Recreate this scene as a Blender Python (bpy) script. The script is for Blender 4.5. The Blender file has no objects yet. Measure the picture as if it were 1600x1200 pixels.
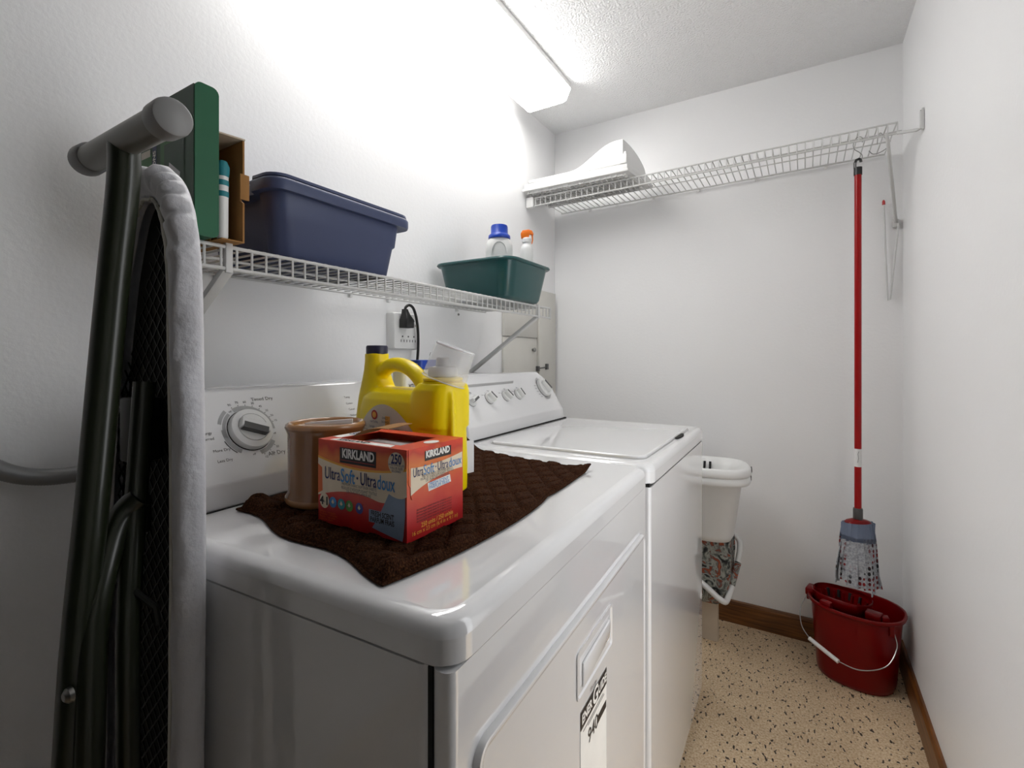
import bpy, bmesh, math, random
from mathutils import Vector, Matrix, noise
random.seed(7)
S = bpy.context.scene
COL = S.collection
PI = math.pi
R = math.radians

# ------------------------------------------------------------------ camera, world, exposure
cd = bpy.data.cameras.new('camera'); cam = bpy.data.objects.new('camera', cd); COL.objects.link(cam)
cam.location = (1.126, 0.0, 1.15); cam.rotation_euler = (R(90), 0, R(31.15))
cd.sensor_fit = 'HORIZONTAL'; cd.sensor_width = 36.0; cd.lens = 756.0 / 1600 * 36; cd.shift_y = -42.0 / 1600
cd.clip_start = 0.02
S.camera = cam
w = bpy.data.worlds.new('world'); S.world = w; w.use_nodes = True
w.node_tree.nodes['Background'].inputs[0].default_value = (0.97, 0.985, 1.0, 1)
w.node_tree.nodes['Background'].inputs[1].default_value = 1.5  # even fill light, reaching the room only through the added doorway
S.view_settings.view_transform = 'Standard'; S.view_settings.look = 'None'
S.view_settings.exposure = 0.88; S.view_settings.gamma = 1.0; S.view_settings.use_curve_mapping = False
LAMP = 6.0                                     # diffuser emission of the ceiling lamp

# ------------------------------------------------------------------ materials
def lin(c):
    return tuple((x / 12.92 if x <= .04045 else ((x + .055) / 1.055) ** 2.4) for x in c)
def hexc(h):
    h = h.lstrip('#'); return lin(tuple(int(h[i:i + 2], 16) / 255 for i in (0, 2, 4)))
def mat(name, col, rough=.5, metal=0.0, coat=0.0, var=.06, vscale=30.0, bump=0.0, bscale=200.0, bdist=.001,
        col2=None, trans=0.0, alpha=1.0, spec=.5, sheen=0.0, emis=0.0, bdetail=4.0):
    m = bpy.data.materials.new(name); m.use_nodes = True
    nt = m.node_tree; N = nt.nodes; L = nt.links; b = N['Principled BSDF']
    if isinstance(col, str): col = hexc(col)
    if isinstance(col2, str): col2 = hexc(col2)
    tc = N.new('ShaderNodeTexCoord')
    nz = N.new('ShaderNodeTexNoise'); nz.inputs['Scale'].default_value = vscale; nz.inputs['Detail'].default_value = 4
    L.new(tc.outputs['Object'], nz.inputs['Vector'])
    mx = N.new('ShaderNodeMix'); mx.data_type = 'RGBA'
    a = tuple(max(0, x * (1 - var)) for x in col); c2 = col2 if col2 else tuple(min(1, x * (1 + var)) for x in col)
    mx.inputs[6].default_value = (*a, 1); mx.inputs[7].default_value = (*c2, 1)
    L.new(nz.outputs['Fac'], mx.inputs[0]); L.new(mx.outputs[2], b.inputs['Base Color'])
    b.inputs['Roughness'].default_value = rough; b.inputs['Metallic'].default_value = metal
    b.inputs['Coat Weight'].default_value = coat; b.inputs['Coat Roughness'].default_value = .02
    b.inputs['Specular IOR Level'].default_value = spec
    b.inputs['Sheen Weight'].default_value = sheen
    b.inputs['Transmission Weight'].default_value = trans; b.inputs['Alpha'].default_value = alpha
    if emis:
        b.inputs['Emission Color'].default_value = (1, .985, .96, 1); b.inputs['Emission Strength'].default_value = emis
    if bump:
        n2 = N.new('ShaderNodeTexNoise'); n2.inputs['Scale'].default_value = bscale; n2.inputs['Detail'].default_value = bdetail
        L.new(tc.outputs['Object'], n2.inputs['Vector'])
        bp = N.new('ShaderNodeBump'); bp.inputs['Strength'].default_value = bump; bp.inputs['Distance'].default_value = bdist
        L.new(n2.outputs['Fac'], bp.inputs['Height']); L.new(bp.outputs['Normal'], b.inputs['Normal'])
    return m
M = {}
M['wall'] = mat('wall_paint', (.90, .90, .905), .36, var=.015, vscale=3, bump=.25, bscale=90, bdist=.002)
M['ceil'] = mat('ceiling_stipple', (.90, .90, .905), .85, var=.02, bump=1.0, bscale=140, bdist=.006, bdetail=2)
M['enamel'] = mat('white_enamel', (.80, .80, .81), .05, coat=1.0, var=.008)
M['bounce_dark'] = mat('bounce_absorbing_dark', (.035, .035, .036), .5, var=.05)  # near-black absorber for unseen surfaces, keeps bounce off the dryer's near side
M['plwhite'] = mat('white_plastic', (.78, .78, .77), .35, var=.02)
M['wire'] = mat('white_coated_wire', (.62, .62, .61), .4, var=.03, vscale=80)
M['greyprint'] = mat('grey_print', '#a9a9a9', .5)
M['darkprint'] = mat('dark_print', '#262626', .5)
M['knobdark'] = mat('dark_grey_grip', '#4b4b4b', .4)
M['seam'] = mat('dark_gap', '#1c1c1c', .8)
M['chrome'] = mat('worn_steel', '#9a9a98', .3, metal=1.0, var=.1)
M['navy'] = mat('navy_plastic', '#3c4668', .45, var=.05, bump=.15, bscale=500, bdist=.0005)
M['teal'] = mat('teal_plastic', '#0e4a4b', .28, var=.05, coat=.2)
M['bluecap'] = mat('blue_plastic', '#0b3fae', .35)
M['navycap'] = mat('dark_navy_plastic', '#1a1838', .4)
M['orange'] = mat('orange_plastic', '#f07a1c', .4)
M['yellow'] = mat('yellow_plastic', '#fbdf00', .32, var=.02, spec=.35)
M['yellowdark'] = mat('yellow_plastic_bottle', '#e6d00f', .35, var=.03)
M['clear'] = mat('clear_plastic', (.95, .96, .98), .08, trans=.0, alpha=.22, var=.0, spec=.8)
M['clearrim'] = mat('clear_plastic_rim', (.93, .94, .96), .15, alpha=.6, var=.0, spec=.8)
M['crock'] = mat('brown_stoneware', '#7d5530', .2, coat=.5, var=.12, vscale=18)
M['crockrim'] = mat('tan_stoneware_rim', '#9a6f47', .25, coat=.5, var=.1)
M['paper'] = mat('white_paper', (.8, .8, .8), .8)
M['cream'] = mat('cream_painted_board', '#cfcdc6', .5, var=.06, vscale=10, bump=.1, bscale=40)
M['redpl'] = mat('red_plastic', '#720003', .28, var=.06, spec=.25)
M['redpole'] = mat('red_painted_tube', '#9a0306', .28, var=.04, spec=.3)
M['black'] = mat('black_plastic', '#161616', .4)
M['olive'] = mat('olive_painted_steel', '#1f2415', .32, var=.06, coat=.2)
M['greycap'] = mat('grey_plastic_cap', '#8a8a8a', .4, var=.05)
M['bartube'] = mat('grey_painted_tube', '#77756f', .35, metal=.3, var=.08)
M['cover'] = mat('grey_silver_cloth', '#cfcfd4', .5, var=.10, vscale=25, bump=.5, bscale=70, bdist=.006, sheen=.3)
M['piping'] = mat('cover_piping', '#c9c7bd', .6)
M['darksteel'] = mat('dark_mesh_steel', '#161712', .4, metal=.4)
M['padback'] = mat('dark_pad_underside', '#15150f', .9)
M['hose'] = mat('grey_hose', '#8b8b8b', .35, metal=.35)
M['card'] = mat('brown_cardboard', '#9b6f3c', .85, var=.08, vscale=60, bump=.1, bscale=150)
M['cardlight'] = mat('pale_cardboard', '#c7b8a4', .85)
M['greenbox'] = mat('green_printed_card', '#0e5a39', .6, var=.12, vscale=14)
M['greendark'] = mat('dark_green_printed_card', '#3d473f', .5, var=.2, vscale=22, col2='#2f5a3c')
M['greenlit'] = mat('green_print_patch', '#4b7a4a', .55, var=.12)
M['tealprint'] = mat('teal_print', '#1f7d86', .5)
M['mopblue'] = mat('blue_grey_cloth', '#6f7a90', .9, bump=.4, bscale=500)
M['floral'] = None
M['wood'] = None; M['floor'] = None; M['towel'] = None; M['mopcloth'] = None

def nodes_of(name, rough):
    m = bpy.data.materials.new(name); m.use_nodes = True
    b = m.node_tree.nodes['Principled BSDF']; b.inputs['Roughness'].default_value = rough
    return m, m.node_tree.nodes, m.node_tree.links, b
def ramp(N, stops):
    r = N.new('ShaderNodeValToRGB'); e = r.color_ramp.elements
    while len(e) < len(stops): e.new(.5)
    for k, (p, c) in enumerate(stops):
        e[k].position = p; e[k].color = (*(hexc(c) if isinstance(c, str) else c), 1)
    return r
def mk_wood():
    m, N, L, b = nodes_of('stained_wood', .4)
    tc = N.new('ShaderNodeTexCoord'); mp = N.new('ShaderNodeMapping'); mp.inputs['Scale'].default_value = (2.5, 2.5, 45)
    nz = N.new('ShaderNodeTexNoise'); nz.inputs['Scale'].default_value = 3; nz.inputs['Detail'].default_value = 6
    L.new(tc.outputs['Object'], mp.inputs[0]); L.new(mp.outputs[0], nz.inputs['Vector'])
    r = ramp(N, [(.3, '#4a2a10'), (.55, '#74471e'), (.75, '#8a5a2a')])
    L.new(nz.outputs['Fac'], r.inputs[0]); L.new(r.outputs[0], b.inputs['Base Color']); return m
M['wood'] = mk_wood()
def mk_floor():
    m, N, L, b = nodes_of('speckled_vinyl_floor', .55)
    tc = N.new('ShaderNodeTexCoord')
    n1 = N.new('ShaderNodeTexNoise'); n1.inputs['Scale'].default_value = 170; n1.inputs['Detail'].default_value = 3
    n2 = N.new('ShaderNodeTexNoise'); n2.inputs['Scale'].default_value = 95; n2.inputs['Detail'].default_value = 1.5
    n3 = N.new('ShaderNodeTexNoise'); n3.inputs['Scale'].default_value = 11; n3.inputs['Detail'].default_value = 3
    mp = N.new('ShaderNodeMapping'); mp.inputs['Scale'].default_value = (1.0, .55, 1); mp.inputs['Rotation'].default_value = (0, 0, .7)
    L.new(tc.outputs['Object'], mp.inputs[0])
    for n in (n1, n3): L.new(tc.outputs['Object'], n.inputs['Vector'])
    L.new(mp.outputs[0], n2.inputs['Vector'])
    r1 = ramp(N, [(.3, '#c2a17a'), (.5, '#e3c9a4'), (.72, '#f2e2c6')]); L.new(n1.outputs['Fac'], r1.inputs[0])
    r2 = ramp(N, [(.335, (1, 1, 1)), (.38, (0, 0, 0))]); L.new(n2.outputs['Fac'], r2.inputs[0])
    mx = N.new('ShaderNodeMix'); mx.data_type = 'RGBA'; L.new(r2.outputs[0], mx.inputs[0]); L.new(r1.outputs[0], mx.inputs[6])
    mx.inputs[7].default_value = (*hexc('#3b2c20'), 1)
    mx2 = N.new('ShaderNodeMix'); mx2.data_type = 'RGBA'; mx2.blend_type = 'MULTIPLY'; mx2.inputs[0].default_value = .5
    r3 = ramp(N, [(.3, (.75, .7, .66)), (.7, (1, 1, 1))]); L.new(n3.outputs['Fac'], r3.inputs[0])
    L.new(mx.outputs[2], mx2.inputs[6]); L.new(r3.outputs[0], mx2.inputs[7]); L.new(mx2.outputs[2], b.inputs['Base Color'])
    bp = N.new('ShaderNodeBump'); bp.inputs['Strength'].default_value = .5; bp.inputs['Distance'].default_value = .003
    L.new(n1.outputs['Fac'], bp.inputs['Height']); L.new(bp.outputs[0], b.inputs['Normal']); return m
M['floor'] = mk_floor()
def mk_towel():
    m, N, L, b = nodes_of('brown_terry', .95); b.inputs['Specular IOR Level'].default_value = .08
    tc = N.new('ShaderNodeTexCoord'); n1 = N.new('ShaderNodeTexNoise'); n1.inputs['Scale'].default_value = 420; n1.inputs['Detail'].default_value = 3
    L.new(tc.outputs['Object'], n1.inputs['Vector'])
    r = ramp(N, [(.3, '#1a0d06'), (.55, '#3a2112'), (.8, '#5c3b24')]); L.new(n1.outputs['Fac'], r.inputs[0]); L.new(r.outputs[0], b.inputs['Base Color'])
    bp = N.new('ShaderNodeBump'); bp.inputs['Strength'].default_value = .9; bp.inputs['Distance'].default_value = .003
    L.new(n1.outputs['Fac'], bp.inputs['Height']); L.new(bp.outputs[0], b.inputs['Normal']); return m
M['towel'] = mk_towel()
def mk_mop():
    m, N, L, b = nodes_of('dotted_grey_mop_cloth', .9)
    tc = N.new('ShaderNodeTexCoord'); mp = N.new('ShaderNodeMapping'); mp.inputs['Scale'].default_value = (1, 1, .75)
    v = N.new('ShaderNodeTexVoronoi'); v.inputs['Scale'].default_value = 75; v.inputs['Randomness'].default_value = .2
    L.new(tc.outputs['Object'], mp.inputs[0]); L.new(mp.outputs[0], v.inputs['Vector'])
    rd = ramp(N, [(.34, (1, 1, 1)), (.40, (0, 0, 0))]); L.new(v.outputs['Distance'], rd.inputs[0])
    nb = N.new('ShaderNodeTexNoise'); nb.inputs['Scale'].default_value = 9; L.new(tc.outputs['Object'], nb.inputs['Vector'])
    rb = ramp(N, [(.36, (.0, .0, .0)), (.44, (1, 1, 1))]); L.new(nb.outputs['Fac'], rb.inputs[0])
    mm = N.new('ShaderNodeMath'); mm.operation = 'MULTIPLY'; L.new(rd.outputs[0], mm.inputs[0]); L.new(rb.outputs[0], mm.inputs[1])
    nc = N.new('ShaderNodeTexNoise'); nc.inputs['Scale'].default_value = 20; L.new(tc.outputs['Object'], nc.inputs['Vector'])
    rc = ramp(N, [(.45, '#1d1c22'), (.58, '#7d1519')]); L.new(nc.outputs['Fac'], rc.inputs[0])
    n1 = N.new('ShaderNodeTexNoise'); n1.inputs['Scale'].default_value = 160; L.new(tc.outputs['Object'], n1.inputs['Vector'])
    r1 = ramp(N, [(.35, '#8a8d93'), (.65, '#aeb1b7')]); L.new(n1.outputs['Fac'], r1.inputs[0])
    mx = N.new('ShaderNodeMix'); mx.data_type = 'RGBA'; L.new(mm.outputs[0], mx.inputs[0]); L.new(r1.outputs[0], mx.inputs[6]); L.new(rc.outputs[0], mx.inputs[7])
    L.new(mx.outputs[2], b.inputs['Base Color']); return m
M['mopcloth'] = mk_mop()
def mk_floral():
    m, N, L, b = nodes_of('floral_fabric', .9)
    tc = N.new('ShaderNodeTexCoord')
    n1 = N.new('ShaderNodeTexNoise'); n1.inputs['Scale'].default_value = 22; n1.inputs['Detail'].default_value = 4; n1.inputs['Distortion'].default_value = 1.5
    L.new(tc.outputs['Object'], n1.inputs['Vector'])
    r = ramp(N, [(.36, '#1f2124'), (.44, '#5d625f'), (.50, '#a9aaa2'), (.55, '#6b6f6c'), (.60, '#8a3a24'), (.68, '#b06a4c')])
    L.new(n1.outputs['Fac'], r.inputs[0]); L.new(r.outputs[0], b.inputs['Base Color']); return m
M['floral'] = mk_floral()
def mk_boxprint(name, axis):
    # printed carton: orange top running into dark red with soft light spots, all of it ink
    m, N, L, b = nodes_of(name, .35)
    tc = N.new('ShaderNodeTexCoord'); sp = N.new('ShaderNodeSeparateXYZ'); L.new(tc.outputs['Object'], sp.inputs[0])
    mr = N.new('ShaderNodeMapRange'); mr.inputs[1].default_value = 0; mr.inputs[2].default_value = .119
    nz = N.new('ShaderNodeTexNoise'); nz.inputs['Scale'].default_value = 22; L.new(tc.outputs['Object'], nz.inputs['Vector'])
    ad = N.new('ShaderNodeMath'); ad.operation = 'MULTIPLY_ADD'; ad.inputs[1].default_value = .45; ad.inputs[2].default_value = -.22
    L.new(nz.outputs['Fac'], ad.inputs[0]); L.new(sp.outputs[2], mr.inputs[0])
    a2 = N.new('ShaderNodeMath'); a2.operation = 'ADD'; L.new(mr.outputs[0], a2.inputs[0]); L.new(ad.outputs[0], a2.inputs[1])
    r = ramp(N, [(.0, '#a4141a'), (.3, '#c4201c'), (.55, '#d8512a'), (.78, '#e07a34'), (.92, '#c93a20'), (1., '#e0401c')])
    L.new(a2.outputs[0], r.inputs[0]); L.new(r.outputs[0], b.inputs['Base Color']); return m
M['boxprint'] = mk_boxprint('red_orange_carton_print', 0)
M['ink_black'] = mat('black_ink', '#1b120d', .45); M['ink_white'] = mat('white_ink', '#f2efe9', .5)
M['ink_cream'] = mat('cream_ink', '#e8d6bb', .45, var=.08, vscale=12); M['ink_navy'] = mat('navy_ink', '#20265e', .45)
M['ink_blue'] = mat('light_blue_ink', '#3f86c4', .45); M['ink_grey'] = mat('grey_ink', '#5a5450', .5)
M['ink_sheet'] = mat('blue_grey_ink', '#8e9fb8', .45, var=.22, vscale=30); M['ink_green'] = mat('green_ink', '#5a9440', .45)
M['ink_teal'] = mat('teal_ink', '#2f8f9a', .45); M['ink_purple'] = mat('violet_ink', '#4d4f9c', .45)
M['ink_gold'] = mat('gold_ink', '#eba93c', .45); M['ink_orange'] = mat('orange_ink', '#d8672c', .45)
M['label'] = mat('pale_paper_label', '#d8d0c0', .5, var=.05); M['ink_red'] = mat('red_ink', '#b02a2a', .5)
M['lampglow'] = mat('lit_diffuser', (.9, .9, .9), .4, emis=LAMP, var=0)
M['lampside'] = mat('lit_side_lens', (.9, .9, .9), .4, emis=LAMP * 1.5, var=0)
M['lampback'] = mat('lit_side_lens_at_wall', (.9, .9, .9), .4, emis=LAMP * .16, var=0)

# ------------------------------------------------------------------ mesh helpers
class MB:
    def __init__(s): s.v = []; s.f = []
    def add(s, vs, fs):
        o = len(s.v); s.v += [tuple(p) for p in vs]; s.f += [tuple(i + o for i in f) for f in fs]; return s
    def box(s, x0, x1, y0, y1, z0, z1):
        return s.add([(x0, y0, z0), (x1, y0, z0), (x1, y1, z0), (x0, y1, z0), (x0, y0, z1), (x1, y0, z1), (x1, y1, z1), (x0, y1, z1)],
                     [(0, 3, 2, 1), (4, 5, 6, 7), (0, 1, 5, 4), (1, 2, 6, 5), (2, 3, 7, 6), (3, 0, 4, 7)])
    def loft(s, rings, cap0=True, cap1=True, closed=True):
        n = len(rings[0]); vs = [p for r in rings for p in r]; fs = []
        for k in range(len(rings) - 1):
            for i in range(n if closed else n - 1):
                j = (i + 1) % n; fs.append((k * n + i, k * n + j, (k + 1) * n + j, (k + 1) * n + i))
        if cap0: fs.append(tuple(range(n))[::-1])
        if cap1: fs.append(tuple((len(rings) - 1) * n + i for i in range(n)))
        return s.add(vs, fs)
    def lathe(s, prof, n=32, c=(0, 0, 0), cap0=True, cap1=True):
        return s.loft([[(c[0] + r * math.cos(2 * PI * i / n), c[1] + r * math.sin(2 * PI * i / n), c[2] + z) for i in range(n)] for r, z in prof], cap0, cap1)
    def prism(s, poly, y0, y1):                      # poly in (x, z), pushed along y
        return s.loft([[(x, y0, z) for x, z in poly], [(x, y1, z) for x, z in poly]])
    def prismx(s, poly, x0, x1):                     # poly in (y, z), pushed along x
        return s.loft([[(x0, y, z) for y, z in poly], [(x1, y, z) for y, z in poly]])
    def prismz(s, poly, z0, z1):
        return s.loft([[(x, y, z0) for x, y in poly], [(x, y, z1) for x, y in poly]])
    def tube(s, pts, r, n=10, closed=False, flat=1.0):
        P = [Vector(p) for p in pts]; m = len(P); rings = []; up = None
        for k in range(m):
            if closed: t = P[(k + 1) % m] - P[k - 1]
            else: t = P[min(k + 1, m - 1)] - P[max(k - 1, 0)]
            t.normalize()
            if up is None:
                up = Vector((0, 0, 1)) if abs(t.z) < .9 else Vector((0, 1, 0))
            a = up - t * up.dot(t); a.normalize(); up = a; b = t.cross(a)
            rr = r[k] if isinstance(r, (list, tuple)) else r
            rings.append([P[k] + a * math.cos(2 * PI * i / n) * rr + b * math.sin(2 * PI * i / n) * rr * flat for i in range(n)])
        if closed: rings.append(rings[0])
        return s.loft(rings, not closed, not closed)
def rrect(x0, x1, y0, y1, r, n=5, sup=0.0):
    out = []
    for cx, cy, a0 in ((x1 - r, y1 - r, 0), (x0 + r, y1 - r, 90), (x0 + r, y0 + r, 180), (x1 - r, y0 + r, 270)):
        for k in range(n + 1):
            a = R(a0 + 90 * k / n); q = (cx + r * math.cos(a), cy + r * math.sin(a)); ca, sa = math.cos(a), math.sin(a)
            if sup and k == 0: out.append((q[0] + sup * sa, q[1] - sup * ca))
            out.append(q)
            if sup and k == n: out.append((q[0] - sup * sa, q[1] + sup * ca))
    return out
def spline(pts, n=8):
    P = [Vector(p) for p in pts]; out = []
    for i in range(len(P) - 1):
        p0 = P[max(i - 1, 0)]; p1 = P[i]; p2 = P[i + 1]; p3 = P[min(i + 2, len(P) - 1)]
        for k in range(n):
            t = k / n
            out.append(.5 * ((2 * p1) + (-p0 + p2) * t + (2 * p0 - 5 * p1 + 4 * p2 - p3) * t * t + (-p0 + 3 * p1 - 3 * p2 + p3) * t ** 3))
    out.append(P[-1]); return out

def tag(o, label=None, cat=None, group=None, kind=None):
    if label: o['label'] = label
    if cat: o['category'] = cat
    if group: o['group'] = group
    if kind: o['kind'] = kind
    return o
def thing(name, label, cat, loc=(0, 0, 0), rotz=0.0, group=None):
    o = bpy.data.objects.new(name, None); COL.objects.link(o); o.location = loc; o.rotation_euler = (0, 0, rotz)
    o.empty_display_size = .05
    return tag(o, label, cat, group)
def base_of(parent):
    p = Vector((0, 0, 0))
    while parent: p = p + parent.location; parent = parent.parent
    return p
def mk(name, mb, mt, parent=None, smooth=True, bevel=0.0, seg=2, world=False, ang=35, sub=0, remesh=0.0, smoothit=0, solid=0.0):
    """one mesh object from a builder; world=True: coordinates are in the room's frame"""
    me = bpy.data.meshes.new(name)
    vs = mb.v
    if world and parent is not None:
        b = base_of(parent); vs = [(x - b.x, y - b.y, z - b.z) for x, y, z in vs]
    me.from_pydata(vs, [], mb.f); me.update()
    bm = bmesh.new(); bm.from_mesh(me); bmesh.ops.recalc_face_normals(bm, faces=bm.faces); bm.to_mesh(me); bm.free()
    o = bpy.data.objects.new(name, me); COL.objects.link(o)
    me.materials.append(M[mt] if isinstance(mt, str) else mt)
    if solid:
        md = o.modifiers.new('s', 'SOLIDIFY'); md.thickness = solid; md.offset = 0
    if remesh:
        md = o.modifiers.new('r', 'REMESH'); md.mode = 'VOXEL'; md.voxel_size = remesh
        if smoothit:
            md = o.modifiers.new('sm', 'SMOOTH'); md.iterations = smoothit; md.factor = .5
    if bevel:
        md = o.modifiers.new('b', 'BEVEL'); md.width = bevel; md.segments = seg; md.limit_method = 'ANGLE'; md.angle_limit = R(ang)
    if sub:
        md = o.modifiers.new('u', 'SUBSURF'); md.levels = sub; md.render_levels = sub
    if o.modifiers:
        dg = bpy.context.evaluated_depsgraph_get(); dg.update()
        m2 = bpy.data.meshes.new_from_object(o.evaluated_get(dg)); o.modifiers.clear(); o.data = m2; m2.name = name
        if not m2.materials: m2.materials.append(M[mt] if isinstance(mt, str) else mt)
    if smooth:
        for p in o.data.polygons: p.use_smooth = True
        try: o.data.set_sharp_from_angle(angle=R(ang))
        except Exception: pass
    if parent: o.parent = parent
    return o
def struct(name, mb, mt, parent=None, **k):
    o = mk(name, mb, mt, parent, **k)
    if not parent: o['kind'] = 'structure'
    return o
def text(name, s, size, mt, parent, pos, ux, uy, align='CENTER', bold=0.0, xs=1.0, lift=.0004, fit=None):
    """flat lettering: ux is the reading direction, uy is up, both in the parent's frame"""
    c = bpy.data.curves.new(name, 'FONT'); c.body = s; c.size = size; c.align_x = align; c.align_y = 'CENTER'; c.offset = bold; c.resolution_u = 3
    t = bpy.data.objects.new(name, c); COL.objects.link(t)
    dg = bpy.context.evaluated_depsgraph_get(); dg.update()
    me = bpy.data.meshes.new_from_object(t.evaluated_get(dg)); me.name = name
    bpy.data.objects.remove(t)
    if fit:
        xx = [v.co.x for v in me.vertices]; xs = fit / max(1e-6, max(xx) - min(xx))
    X = Vector(ux).normalized(); Y = Vector(uy).normalized(); Z = X.cross(Y); p = Vector(pos) + Z * lift
    for v in me.vertices: v.co = p + X * v.co.x * xs + Y * v.co.y
    me.materials.clear(); me.materials.append(M[mt])
    o = bpy.data.objects.new(name, me); COL.objects.link(o); o.parent = parent
    return o
def patch(name, poly, mt, parent, o, ux, uy, lift=.0003):
    """flat printed shape"""
    X = Vector(ux).normalized(); Y = Vector(uy).normalized(); Z = X.cross(Y); p = Vector(o) + Z * lift
    mb = MB(); mb.add([p + X * a + Y * b for a, b in poly], [tuple(range(len(poly)))])
    ob = mk(name, mb, mt, parent, smooth=False)
    if ob.data.polygons[0].normal.dot(Z) < 0: ob.data.flip_normals()
    return ob
def ell(cx, cy, rx, ry, n=24, a0=0, a1=360):
    return [(cx + rx * math.cos(R(a0 + (a1 - a0) * k / n)), cy + ry * math.sin(R(a0 + (a1 - a0) * k / n))) for k in range(n + (0 if a1 - a0 == 360 else 1))]
def arcband(cx, cy, r0, r1, a0, a1, n=24):
    A = [R(a0 + (a1 - a0) * k / n) for k in range(n + 1)]
    return [(cx + r1 * math.cos(a), cy + r1 * math.sin(a)) for a in A] + [(cx + r0 * math.cos(a), cy + r0 * math.sin(a)) for a in A[::-1]]

# ------------------------------------------------------------------ room shell
WX, WY, CZ = 1.44, 2.30, 2.322
YN, DY0, DY1, DZ = -.95, .62, 1.12, 2.03          # near wall, and an unseen doorway added to the right wall for fill light
struct('floor', MB().box(-.12, WX + .9, YN - .12, WY + .12, -.06, 0), 'floor', smooth=False)
struct('ceiling', MB().box(-.12, WX + .12, YN - .12, WY + .12, CZ, CZ + .06), 'ceil', smooth=False)
struct('wall_left', MB().box(-.12, 0, YN, WY, 0, CZ), 'wall', smooth=False)
struct('wall_back', MB().box(-.12, WX + .12, WY, WY + .12, 0, CZ), 'wall', smooth=False)
struct('wall_front', MB().box(-.12, WX + .12, YN - .12, YN, 0, CZ), 'bounce_dark', smooth=False)  # unseen near wall, made dark to soak up bounce
struct('wall_right', MB().box(WX, WX + .12, DY1, WY, 0, CZ).box(WX, WX + .12, YN, DY0, 0, CZ).box(WX, WX + .12, DY0, DY1, DZ, CZ), 'wall', smooth=False)
d1 = struct('added_dark_door_1', MB().box(.12, 1.32, YN + .001, YN + .03, .004, 2.03), 'bounce_dark', bevel=.003)  # unseen door added behind the camera to absorb bounced light
mk('added_door_handle', MB().tube([(1.24, YN + .03, 1.0), (1.24, YN + .06, 1.0), (1.24, YN + .075, 1.0), (1.24, YN + .085, 1.0)], [.012, .014, .027, .02], 16), 'chrome', d1)
d2 = struct('added_dark_door_2', MB().box(WX - .042, WX - .004, DY0 - .52, DY0 - .004, .006, 2.02), 'bounce_dark', bevel=.003)  # unseen leaf added over the near right wall to stop its bounce
mk('added_door_handle', MB().tube([(WX - .042, DY0 - .46, 1.0), (WX - .07, DY0 - .46, 1.0), (WX - .085, DY0 - .46, 1.0), (WX - .095, DY0 - .46, 1.0)], [.012, .014, .027, .02], 16), 'chrome', d2)
def bprof(t, h=.095):
    return [(0, 0), (t, 0), (t, h - .012), (t - .004, h - .003), (t - .008, h), (0, h)]
mb = MB(); mb.loft([[(0, WY - a, z) for a, z in bprof(.014)], [(WX, WY - a, z) for a, z in bprof(.014)]])
struct('baseboard_back', mb, 'wood', ang=20)
mb = MB(); mb.loft([[(WX - a, DY1 + .002, z) for a, z in bprof(.014)], [(WX - a, WY - .014, z) for a, z in bprof(.014)]])
struct('baseboard_right', mb, 'wood', ang=20)

# ------------------------------------------------------------------ ceiling lamp
lt = thing('ceiling_lamp', 'long white fluorescent ceiling lamp with a glowing diffuser', 'lamp', (.17, 1.28, CZ))
y0, y1 = .64, 1.895
bot = [(.066, 2.2485), (.076, 2.2455), (.235, 2.2455), (.248, 2.249), (.240, 2.262), (.074, 2.262)]
mk('diffuser', MB().prism(bot, y0, y1), 'lampglow', lt, world=True, ang=30)
mk('side_lens', MB().prism([(.248, 2.2495), (.2545, 2.257), (.271, 2.294), (.271, 2.299), (.262, 2.299), (.241, 2.2625)], y0, y1), 'lampside', lt, world=True, ang=30)
mk('side_lens', MB().prism([(.066, 2.2490), (.061, 2.255), (.060, 2.299), (.068, 2.299), (.073, 2.2625)], y0, y1), 'lampback', lt, world=True, ang=30)
for ya, yb in ((y0 - .004, y0 - .0005), (y1 + .0005, y1 + .004)):
    mk('end_plate', MB().prism([(.060, 2.299), (.061, 2.254), (.074, 2.245), (.238, 2.245), (.252, 2.2515), (.2725, 2.294), (.2725, 2.299)], ya, yb), 'plwhite', lt, world=True, smooth=False)
mk('housing', MB().box(.060, .272, y0 - .003, y1 + .003, 2.2992, CZ), 'plwhite', lt, world=True, bevel=.003)

# ------------------------------------------------------------------ dryer and washer
FN0 = Vector((-.058, 0, .098)).normalized()
def console(t, wd, mt='enamel'):
    """control console in the machine's frame: profile in (x, z), pushed along y, with the ends drawn in"""
    rings = []
    for y, top, ins in ((.030, .088, .006), (.034, .096, .001), (.060, .121, 0), (.088, .147, 0), (.098, .151, 0), (wd - .098, .151, 0), (wd - .088, .147, 0), (wd - .060, .121, 0), (wd - .034, .096, .001), (wd - .030, .088, .006)):
        d = FN0 * top; x1, z1 = -.512 + d.x, .962 + d.z
        rings.append([(-.500 - ins, y, .9155), (-.503 - ins, y, .935), (-.505 - ins, y, .952), (-.512 - ins, y, .962), (x1 - ins, y, z1 - ins), (x1 - .006, y, z1 + .003 - ins), (x1 - .016, y, z1 + .004 - ins), (-.690, y, z1 + .004 - ins), (-.700, y, z1 - .004), (-.700, y, .9155)])
    mk('console', MB().loft(rings), mt, t, bevel=.003, ang=25)
    mk('console_gap', MB().box(-.505, -.497, .02, wd - .02, .9135, .9165), 'seam', t, smooth=False)
FN = FN0          # up along the console face
def face(ly, s):                                                      # a point on the console face, s along the slope from (-.512, .962)
    return Vector((-.512, ly, .962)) + FN * s
FZ = Vector((0, 1, 0)).cross(FN)                                      # face normal
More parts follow.
